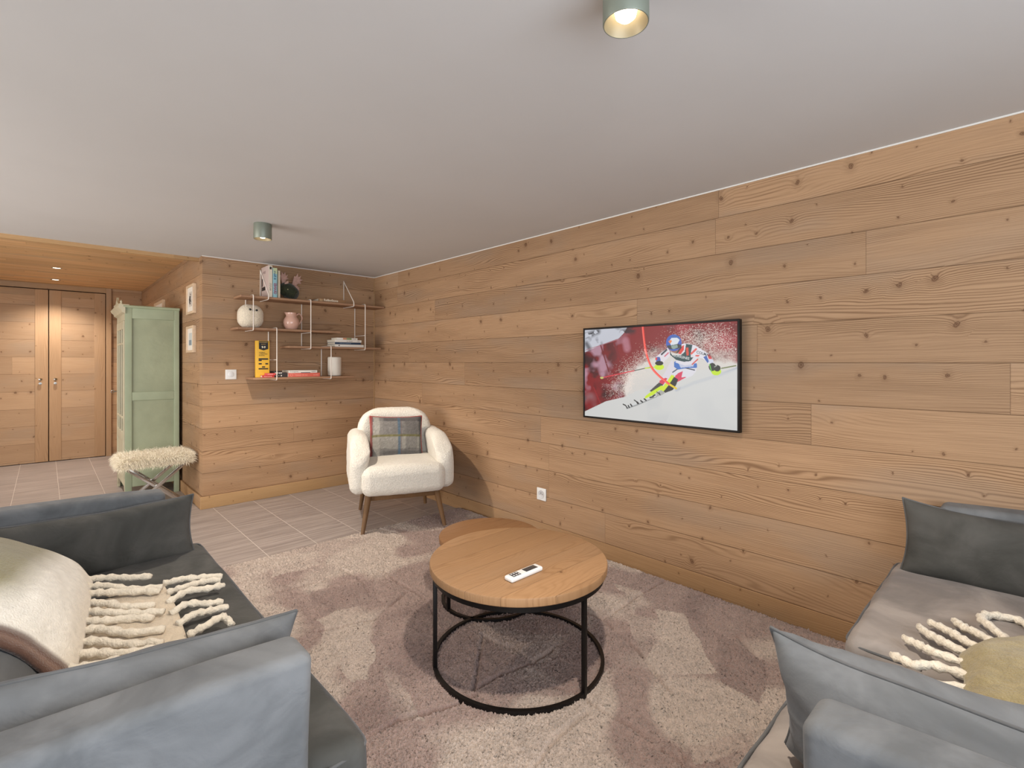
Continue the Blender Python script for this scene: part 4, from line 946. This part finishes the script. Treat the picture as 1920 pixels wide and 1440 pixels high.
# ================================================================== shaggy rug
def rug():
    x0, x1, y0, y1 = .43, 2.448, -.72, 3.20
    xs = np.concatenate([np.linspace(x0, x1, 600)]); yv = np.concatenate([np.linspace(y0, .25, 40)[:-1], np.linspace(.25, y1, 860)])
    X, Y = np.meshgrid(xs, yv); rg = np.random.default_rng(12)
    def vn(sc, seed, oct_=2):
        out = np.zeros_like(X); a, tot = 1.0, 0.0
        for k in range(oct_):
            r = np.random.default_rng(seed + k); s_ = sc * 2 ** k; nx, ny = int(3 * s_) + 3, int(5 * s_) + 3; g = r.random((ny + 1, nx + 1))
            a_, b_ = (X + .2) * s_, (Y + 1.0) * s_; i, j = np.clip(a_.astype(int), 0, nx - 1), np.clip(b_.astype(int), 0, ny - 1); u, v = a_ - i, b_ - j
            u = u * u * (3 - 2 * u); v = v * v * (3 - 2 * v)
            out += a * ((g[j, i] * (1 - u) + g[j, i + 1] * u) * (1 - v) + (g[j + 1, i] * (1 - u) + g[j + 1, i + 1] * u) * v); tot += a; a *= .5
        return out / tot
    # carved furrows, measured on the floor
    F = [[(425, 1135), (484, 1121), (560, 1100), (664, 1071)], [(720, 1070), (748, 1092), (790, 1117), (815, 1150)], [(1040, 1113), (1130, 1160), (1162, 1138), (1187, 1122), (1212, 1104), (1246, 1088)],
         [(905, 1190), (895, 1250), (888, 1290), (940, 1265), (1000, 1240), (1045, 1210)], [(690, 1384), (745, 1350), (850, 1322), (890, 1300)], [(1040, 1285), (1105, 1312), (1180, 1355), (1240, 1395), (1300, 1445)],
         [(905, 1190), (960, 1215), (1000, 1242)], [(640, 1065), (668, 1075), (690, 1110)], [(1100, 1330), (1040, 1380), (990, 1445)], [(1130, 1160), (1190, 1210), (1260, 1300), (1290, 1440)], [(1385, 1195), (1425, 1235), (1440, 1262)], [(760, 1110), (700, 1160), (600, 1180)], [(690, 985), (745, 1000), (820, 990)]]
    D = np.full(X.shape, 9.0)
    wob = (vn(9, 40) - .5) * .03
    for f in F:
        P = [onz(*p, .03) for p in f]
        for a, b in zip(P[:-1], P[1:]):
            dx, dy = b.x - a.x, b.y - a.y; t = np.clip(((X - a.x) * dx + (Y - a.y) * dy) / (dx * dx + dy * dy + 1e-9), 0, 1); D = np.minimum(D, np.hypot(X + wob - a.x - t * dx, Y + wob - a.y - t * dy))
    Z = .026 + .004 * (vn(3.5, 1) - .5) + .005 * (vn(30, 5) - .5) + rg.normal(0, .0030, X.shape)
    Z -= .021 * np.clip(1 - D / .013, 0, 1)
    e = np.minimum(np.minimum(X - x0, x1 - X), y1 - Y); Z *= np.clip(.25 + e / .03, .25, 1)
    jx = rg.normal(0, .0011, X.shape); jy = rg.normal(0, .0011, X.shape)
    edge = (np.abs(Y - y1) < .012); jy += edge * (rg.normal(0, .006, X.shape) + (vn(14, 50) - .5) * .03); jx += (np.abs(X - x1) < .01) * (np.minimum(rg.normal(0, .003, X.shape), .004))
    # two-tone pile in large brushed fields
    L = lambda c: np.array(lin(c)); base, light, dark = L((174, 148, 138)), L((210, 191, 177)), L((148, 122, 114))
    wx, wy = X + (vn(2.2, 60) - .5) * .9, Y + (vn(2.2, 70) - .5) * .9
    fld = np.sin(wx * 5.2 + 1.3 * np.sin(wy * 4.1)) * np.cos(wy * 4.6 + 1.1 * np.sin(wx * 3.7)); fld = fld * .6 + (vn(2.6, 80, 3) - .5) * 1.7
    al = np.clip((fld - .12) * 3.6, 0, 1); ad = np.clip((-fld - .16) * 2.6, 0, 1) * .75
    def pin(pts, soft=.03):
        P = [onz(*p, .03) for p in pts]; ins = np.zeros(X.shape, bool); wxx, wyy = X + (vn(6, 90) - .5) * .09, Y + (vn(6, 95) - .5) * .09
        for i in range(len(P)):
            a, b = P[i], P[(i + 1) % len(P)]; d = (b.y - a.y) if abs(b.y - a.y) > 1e-9 else 1e-9
            ins ^= ((a.y > wyy) != (b.y > wyy)) & (wxx < (b.x - a.x) * (wyy - a.y) / d + a.x)
        return ins.astype(float)
    for pts, amt in (([(590, 1160), (640, 1138), (692, 1170), (690, 1270), (650, 1280)], .9), ([(1230, 1140), (1290, 1150), (1345, 1255), (1240, 1262), (1222, 1230)], .95), ([(500, 1040), (560, 1030), (600, 1060), (510, 1085)], .8), ([(1150, 1095), (1210, 1108), (1180, 1150)], .7), ([(720, 1240), (760, 1260), (790, 1340), (740, 1340)], .6), ([(1140, 1130), (1180, 1150), (1235, 1165), (1200, 1200)], .5), ([(560, 1010), (690, 1000), (660, 1030), (560, 1045)], .6), ([(1260, 1330), (1350, 1300), (1390, 1400), (1290, 1430)], .6)):
        al = np.maximum(al, pin(pts) * amt)
    for pts, amt in (([(760, 1130), (1000, 1120), (1120, 1200), (1090, 1300), (880, 1310), (770, 1230)], .35), ([(905, 1195), (1000, 1242), (890, 1285)], .6), ([(1000, 1240), (1100, 1190), (1150, 1240), (1080, 1300)], .55), ([(1345, 1180), (1440, 1240), (1430, 1330), (1350, 1270)], .6), ([(590, 1110), (700, 1090), (720, 1130), (600, 1150)], .45)):  # first patch: larger table's cast shadow painted into the pile colour
        m = pin(pts) * amt; ad = np.maximum(ad, m); al *= 1 - m
    c = base + (light - base) * al[..., None]; c = c + (dark - c) * ad[..., None]
    c *= (1 + rg.normal(0, .07, X.shape) + (vn(40, 99) - .5) * .22)[..., None]
    V = np.stack([X + jx, Y + jy, Z], -1).reshape(-1, 3); ny, nx = X.shape; idx = np.arange(nx * ny).reshape(ny, nx)
    q = np.stack([idx[:-1, :-1], idx[:-1, 1:], idx[1:, 1:], idx[1:, :-1]], -1).reshape(-1, 4)
    bord = np.concatenate([idx[0, :], idx[1:, -1], idx[-1, -2::-1], idx[-2:0, 0]]); nb = len(V); bv = V[bord].copy(); bv[:, 2] = .002; V = np.concatenate([V, bv]); m_ = len(bord)
    sk = np.array([[bord[k], nb + k, nb + (k + 1) % m_, bord[(k + 1) % m_]] for k in range(m_)]); q = np.concatenate([q, sk])
    me = bpy.data.meshes.new('rug'); me.vertices.add(len(V)); me.vertices.foreach_set('co', V.ravel()); me.loops.add(q.size); me.loops.foreach_set('vertex_index', q.ravel().astype(np.int32))
    me.polygons.add(len(q)); me.polygons.foreach_set('loop_start', np.arange(0, q.size, 4, dtype=np.int32)); me.update(); me.validate()
    col = np.ones((len(V), 4), np.float32); col[:nb, :3] = np.clip(c.reshape(-1, 3), 0, 1); col[nb:, :3] = dark
    me.color_attributes.new('Col', 'FLOAT_COLOR', 'POINT').data.foreach_set('color', col.ravel())
    tag(finish('rug', me, M_rug, None, 180), 'dusty pink shag rug with carved lines under the coffee tables', 'rug')
rug()

# ================================================================== sofas
def sofa(label, loc, rz, cush, seed, mat_seat):
    t = thing('velvet_sofa', label, 'sofa', loc, rz, 'grey velvet sofas'); H = .66
    so = Vector((seed, seed * 2, 0))
    def soft(a, sc=5.0): return lambda p: Vector(p) + Vector((mnoise.noise(Vector(p) * sc + so), mnoise.noise(Vector(p) * sc + so + Vector((5, 1, 0))), mnoise.noise(Vector(p) * sc + so + Vector((1, 8, 3))))) * a
    V, F = rbox((.80, 1.44, .26), .03, 3, (6, 8, 2), (-.50, 0, .215), soft(.004)); MB().add(V, F).build('base', M_velvet, t, 180)
    V, F = rbox((.135, 1.60, .27), .035, 4, (2, 14, 3), (-.078, 0, .215), soft(.005)); MB().add(V, F).build('front_apron', mat_seat, t, 180)
    for s in (-1, 1):
        def arm(p, s=s):
            p = soft(.005, 4)(p); u = (p.x + .40) / .40
            k = max(0, p.z / .29)
            p.z += -.012 * u * k + .004 * math.sin(p.x * 9); p.y += s * .006 * k; return p
        V, F = rbox((.80, .10, .61), .022, 4, (14, 1, 10), (0, 0, 0), arm); V = V + np.array((-.533, s * .765, .375 + .012))
        o = MB().add(V, F).build('arm', M_velvet, t, 180)
        xe = -.134; zz = np.linspace(.1, H - .06, 10); yy = s * (.765 + .006) + .0
        for e in (-.046, .046):
            P = [(xe - .008, s * .765 + e * .82, z) for z in np.linspace(.12, H - .045, 12)]
            MB().tube(P, .0032, 6).build('piping', M_pipe, o, 180)
    V, F = rbox((.13, 1.62, .66), .045, 4, (2, 14, 8), (-.965, 0, .41), soft(.006)); MB().add(V, F).build('back', M_velvet, t, 180)
    for k, (ya, yb, zt, th, mt, ov) in enumerate(cush):
        W, Dp = yb - ya, .80
        def cs(p, W=W, ya=ya, yb=yb, th=th, k=k, ov=ov):
            x, y, z = p; f = min(1, max(0, (x + Dp / 2 - (Dp - .16)) / .05)); f = f * f * (3 - 2 * f)
            if y < 0 and ya < -.6: y *= 1 + f * .088 / (W / 2) * 1.0 * (abs(y) / (W / 2))
            if y > 0 and yb > .6: y *= 1 + f * .088 / (W / 2) * (abs(y) / (W / 2))
            if z > 0: z += .020 * (1 - (2 * x / Dp) ** 2) * (1 - (2 * y / W) ** 2) - .008 + mnoise.noise(Vector((x * 4, y * 3, seed + k))) * .012
            ed = max(abs(2 * x / Dp), abs(2 * y / W)); z += math.sin((x + y) * 42 + seed) * .0025 * max(0, ed - .75) * 4
            return soft(.004, 9)(Vector((x, y, z)))
        V, F = rbox((Dp, W, th), .035, 4, (16, 22, 2), (-Dp / 2 + ov, (ya + yb) / 2, zt - th / 2), cs)
        o = MB().add(V, F).build('seat_cushion', mt, t, 180)
        # top front seam cord following the cushion edge
        q = .012; xo = -.004 + ov; a, b = ya + .004 - (.085 if ya < -.6 else 0), yb - .004 + (.085 if yb > .6 else 0); zc = zt - .028
        P = [(-.17, a, zc), (-.06, a, zc), (-.022, a + .008, zc), (xo, a + .035, zc)] + [(xo + .001, a + .035 + (b - a - .07) * j / 12, zc + .002 * math.sin(j * 1.7)) for j in range(1, 12)] + [(xo, b - .035, zc), (-.022, b - .008, zc), (-.06, b, zc), (-.17, b, zc)]
        MB().tube(cat_rom(P, 3), .0042, 6).build('piping', M_pipe, o, 180)
    for sx in (-.10, -.95):
        for sy in (-.74, .74): MB().lathe([(0, 0), (.018, 0), (.022, .09), (0, .09)], 16, cx=sx, cy=sy).build('leg', M_leg, t)
    return t
LS = (.494, 1.735, 0.0); RS = (1.61, .362, .020)
sofa('grey velvet sofa at the left with a striped fringed throw over its seat', LS, 0, [(-.71, .71, .432, .125, M_velvet_d, 0)], 1.0, M_velvet_d)
sofa('grey velvet sofa at the right standing side-on against the plank wall', RS, PI / 2, [(-.715, .01, .452 - .02, .125, M_velvet_lit, 0), (.012, .715, .392 - .02, .08, M_velvet_lit, .055)], 5.0, M_velvet_lit)

# loose cushions
GP = 'velvet cushions on the sofas'
def cush(label, o, x, y, w_, h_, th, mat, seed, **k):
    return tag(pillow('sofa_cushion', w_, h_, th, frame(o, x, y), mat, seed, piping=M_pipe, **k), label, 'cushion', GP)
cush('long dark velvet cushion leaning on the far arm of the left sofa', (.10, 2.395, .522), (1, 0, .0), (.0, .16, 1), .70, .235, .13, M_velvet_d, 1.3, ear=.012, wr=.007)
cush('long grey velvet cushion leaning on the near arm of the left sofa', (.036, 1.112, .556), (1, 0, -.10), (.10, -.06, 1), .70, .275, .14, M_velvet, 2.1, ear=.0, wr=.008)
cush('wide grey velvet cushion under the throw against the back of the left sofa', (-.20, 1.755, .592), (0, 1, 0), (-.85, 0, .62), 1.05, .50, .20, M_velvet, 3.7, ear=.01, wr=.007)
cush('long charcoal velvet cushion leaning on the wall-side arm of the right sofa', (2.305, -.035, .552), (0, -1, .0), (.24, 0, 1), .74, .255, .14, M_velvet_d, 4.4, ear=.016, wr=.008)
cush('long grey velvet cushion leaning on the near arm of the right sofa', (1.085, -.03, .540), (0, 1, -.03), (-.24, 0, 1), .77, .250, .23, M_velvet, 5.9, ear=.022, fill=.36, pinch=.06, wr=.011)

# ================================================================== throws with fringes
def yarn(mb_parent, pts, r=.0095, seed=0):
    P = cat_rom(pts, 7); n = len(P); R = [r * (.92 + .16 * math.sin(i * 1.9 + seed)) * (1.0 if i < n - 2 else .85) for i in range(n)]
    P = [p + Vector((mnoise.noise(p * 30 + Vector((seed, 0, 0))), mnoise.noise(p * 30 + Vector((0, seed, 0))), 0)) * .004 for p in P]
    m = MB(); b = len(m.v); m.tube(P, R, 9)
    for i in range(n):                     # twisted rope surface
        for k in range(9):
            v = Vector(m.v[i * 9 + k]); a = math.sin(2 * (2 * PI * k / 9) + i * 1.35); m.v[i * 9 + k] = tuple(P[i] + (v - P[i]) * (1 + .17 * a))
    return m.build('tassel', M_fringe, mb_parent, 180)
def sheet(name, rows, nu, nv, th, colfn, parent=None, amp=.006, seed=0):
    R = [cat_rom(r, nu) for r in rows]; cols = [cat_rom([R[i][j] for i in range(len(R))], nv) for j in range(len(R[0]))]
    G = [[cols[j][i] for j in range(len(cols))] for i in range(len(cols[0]))]; ni, nj = len(G), len(G[0])
    N = np.array([[list(p) for p in row] for row in G]); du = np.gradient(N, axis=1); dv = np.gradient(N, axis=0); nn = np.cross(du, dv); nn /= np.linalg.norm(nn, axis=2, keepdims=True) + 1e-9
    if nn[..., 2].mean() < 0: nn = -nn
    ns = np.array([[mnoise.noise(Vector(N[i, j]) * 9 + Vector((seed, 0, 0))) + .4 * mnoise.noise(Vector(N[i, j]) * 30) for j in range(nj)] for i in range(ni)])
    T = N + nn * (th + ns[..., None] * amp); B = N
    V = [tuple(p) for p in T.reshape(-1, 3)] + [tuple(p) for p in B.reshape(-1, 3)]; F = []; o = ni * nj
    for i in range(ni - 1):
        for j in range(nj - 1):
            a, b, c, d = i * nj + j, i * nj + j + 1, (i + 1) * nj + j + 1, (i + 1) * nj + j; F += [[a, b, c, d], [o + d, o + c, o + b, o + a]]
    bd = [j for j in range(nj)] + [i * nj + nj - 1 for i in range(1, ni)] + [(ni - 1) * nj + j for j in range(nj - 2, -1, -1)] + [i * nj for i in range(ni - 2, 0, -1)]
    for k in range(len(bd)): a, b = bd[k], bd[(k + 1) % len(bd)]; F.append([b, a, o + a, o + b])
    ob = MB().add(V, F).build(name, M_throw, parent, 180)
    uv = np.stack(np.meshgrid(np.linspace(0, 1, nj), np.linspace(0, 1, ni)), -1).reshape(-1, 2); uv = np.concatenate([uv, uv])
    c = np.ones((len(V), 4), np.float32); c[:, :3] = colfn(uv[:, 0], uv[:, 1]); ob.data.color_attributes.new('Col', 'FLOAT_COLOR', 'POINT').data.foreach_set('color', c.ravel())
    return ob
def throw_left():
    t = thing('fringed_throw', 'olive and white striped wool throw with thick fringes on the left sofa', 'blanket')
    L = lambda c: np.array(lin(c))
    def c_low(u, v):
        r = np.random.default_rng(2); c = np.tile(L((206, 190, 166)), (len(u), 1)); return c * (1 + r.normal(0, .05, (len(u), 1)))
    # lower layer lying flat on the seat
    low = sheet('lower_layer', [[(-.10, 1.27, .470), (.05, 1.25, .462), (.16, 1.26, .458), (.27, 1.29, .452)], [(-.10, 1.50, .472), (.05, 1.52, .464), (.18, 1.53, .458), (.275, 1.55, .453)], [(-.10, 1.72, .472), (.05, 1.74, .464), (.19, 1.74, .458), (.285, 1.77, .453)], [(-.10, 1.93, .470), (.05, 1.95, .462), (.18, 1.97, .456), (.285, 1.99, .452)]], 14, 14, .011, c_low, t, .004, 3)
    rg = random.Random(4)
    for k in range(9):
        y = 1.31 + .665 * k / 8; x = .275 + .01 * math.sin(k); dy = rg.uniform(-.05, .05); Ln = rg.uniform(.13, .18)
        pts = [(x, y, .466), (x + Ln * .3, y + dy * .3 + rg.uniform(-.015, .015), .470 + rg.uniform(0, .008)), (x + Ln * .65, y + dy * .7 + rg.uniform(-.02, .02), .464 + rg.uniform(0, .01)), (x + Ln, y + dy, .458)]
        if k in (3,): pts[-1] = (x + Ln * .72, y + dy - .045, .464)
        yarn(low, pts, .0108, k * 1.7)
    # upper layer draped down over the back cushion
    def c_up(u, v):
        r = np.random.default_rng(6); c = np.tile(L((234, 230, 220)), (len(u), 1)); w_ = np.sin(u * 9) * .02
        # across the width v: 0 = near edge, 1 = far edge; olive band towards the sofa back, dark border at the near edge
        ol = np.clip((.63 + .14 * v - u + w_) * 11, 0, 1)[:, None] * np.clip((v - .14) * 6, 0, 1)[:, None]; c = c * (1 - ol) + L((142, 134, 100)) * ol
        be = np.clip((u - .80) * 6, 0, 1)[:, None]; c = c * (1 - be * .5) + L((206, 190, 164)) * be * .5
        st = np.clip((.085 - v) * 60, 0, 1)[:, None]; c = c * (1 - st) + L((92, 68, 58)) * st
        sk = np.clip(1 - np.abs(v - .036) * 45, 0, 1)[:, None] * st; c = c * (1 - sk * .5) + L((150, 122, 106)) * sk * .5
        return c * (1 + r.normal(0, .045, (len(u), 1)))
    prof = [[(-.62, .64), (-.44, .735), (-.27, .705), (-.14, .655), (-.055, .590), (.0, .515), (.032, .478)],
            [(-.62, .66), (-.44, .755), (-.26, .745), (-.12, .700), (-.025, .640), (.03, .560), (.058, .490)],
            [(-.62, .66), (-.44, .760), (-.25, .755), (-.10, .715), (-.010, .655), (.05, .575), (.078, .495)],
            [(-.62, .65), (-.44, .750), (-.24, .740), (-.10, .695), (-.005, .635), (.065, .560), (.092, .492)],
            [(-.62, .64), (-.44, .735), (-.24, .715), (-.11, .672), (-.015, .615), (.062, .550), (.104, .482)]]
    ys = [1.475, 1.62, 1.78, 1.95, 2.115]
    up = sheet('upper_layer', [[(x, y, z) for x, z in p] for p, y in zip(prof, ys)], 9, 14, .010, c_up, t, .006, 8)
    for k in range(10):
        f = k / 9; y = 1.52 + .585 * f; x = .036 + .062 * f ** .8; z = .490; Ln = rg.uniform(.15, .19); dy = -.115 + .025 * math.sin(k * 2) + .03 * (1 - f) + (.07 if k == 9 else 0)
        if k == 0: dy = -.02
        yarn(up, [(x, y, z + .006), (x + Ln * .25, y + dy * .2 + rg.uniform(-.012, .012), .490), (x + Ln * .6, y + dy * .6 + rg.uniform(-.015, .015), .482), (x + Ln, y + dy, .478)], .0115, k * 2.3)
throw_left()
def throw_right():
    t = thing('fringed_throw', 'olive wool throw with cream fringes heaped on the right sofa seat', 'blanket')
    L = lambda c: np.array(lin(c))
    def c(u, v): r = np.random.default_rng(9); return np.tile(L((150, 136, 98)), (len(u), 1)) * (1 + r.normal(0, .07, (len(u), 1)))
    rows = [[(1.36, -.42, .62), (1.34, -.24, .575), (1.34, -.08, .535), (1.37, .04, .500), (1.42, .085, .470)], [(1.50, -.42, .66), (1.49, -.24, .61), (1.49, -.08, .565), (1.50, .05, .520), (1.51, .10, .475)],
            [(1.66, -.42, .66), (1.65, -.24, .61), (1.64, -.08, .565), (1.63, .06, .520), (1.62, .11, .475)], [(1.84, -.42, .63), (1.83, -.24, .585), (1.80, -.08, .54), (1.75, .04, .505), (1.71, .09, .478)]]
    b = sheet('blanket_fold', rows, 9, 12, .012, c, t, .010, 2)
    rg = random.Random(8)
    pts = [[(1.44, .07, .478), (1.42, .13, .462), (1.44, .17, .455), (1.40, .20, .447)], [(1.48, .085, .482), (1.46, .15, .470), (1.43, .13, .472), (1.44, .20, .462), (1.49, .235, .450)], [(1.53, .09, .482), (1.54, .16, .476), (1.52, .20, .470), (1.55, .245, .462)],
           [(1.58, .09, .485), (1.60, .15, .480), (1.62, .19, .474), (1.66, .235, .466)], [(1.63, .09, .485), (1.66, .14, .484), (1.70, .18, .476), (1.75, .215, .468)], [(1.68, .08, .488), (1.71, .12, .486), (1.76, .155, .478), (1.80, .20, .470)],
           [(1.72, .06, .490), (1.77, .09, .488), (1.81, .13, .480), (1.86, .15, .472)], [(1.76, .03, .490), (1.83, .07, .490), (1.90, .10, .482), (1.96, .08, .478), (1.98, .03, .476), (1.95, .0, .476)]]
    for k, p in enumerate(pts): yarn(b, p, .0112, k * 1.3)
throw_right()
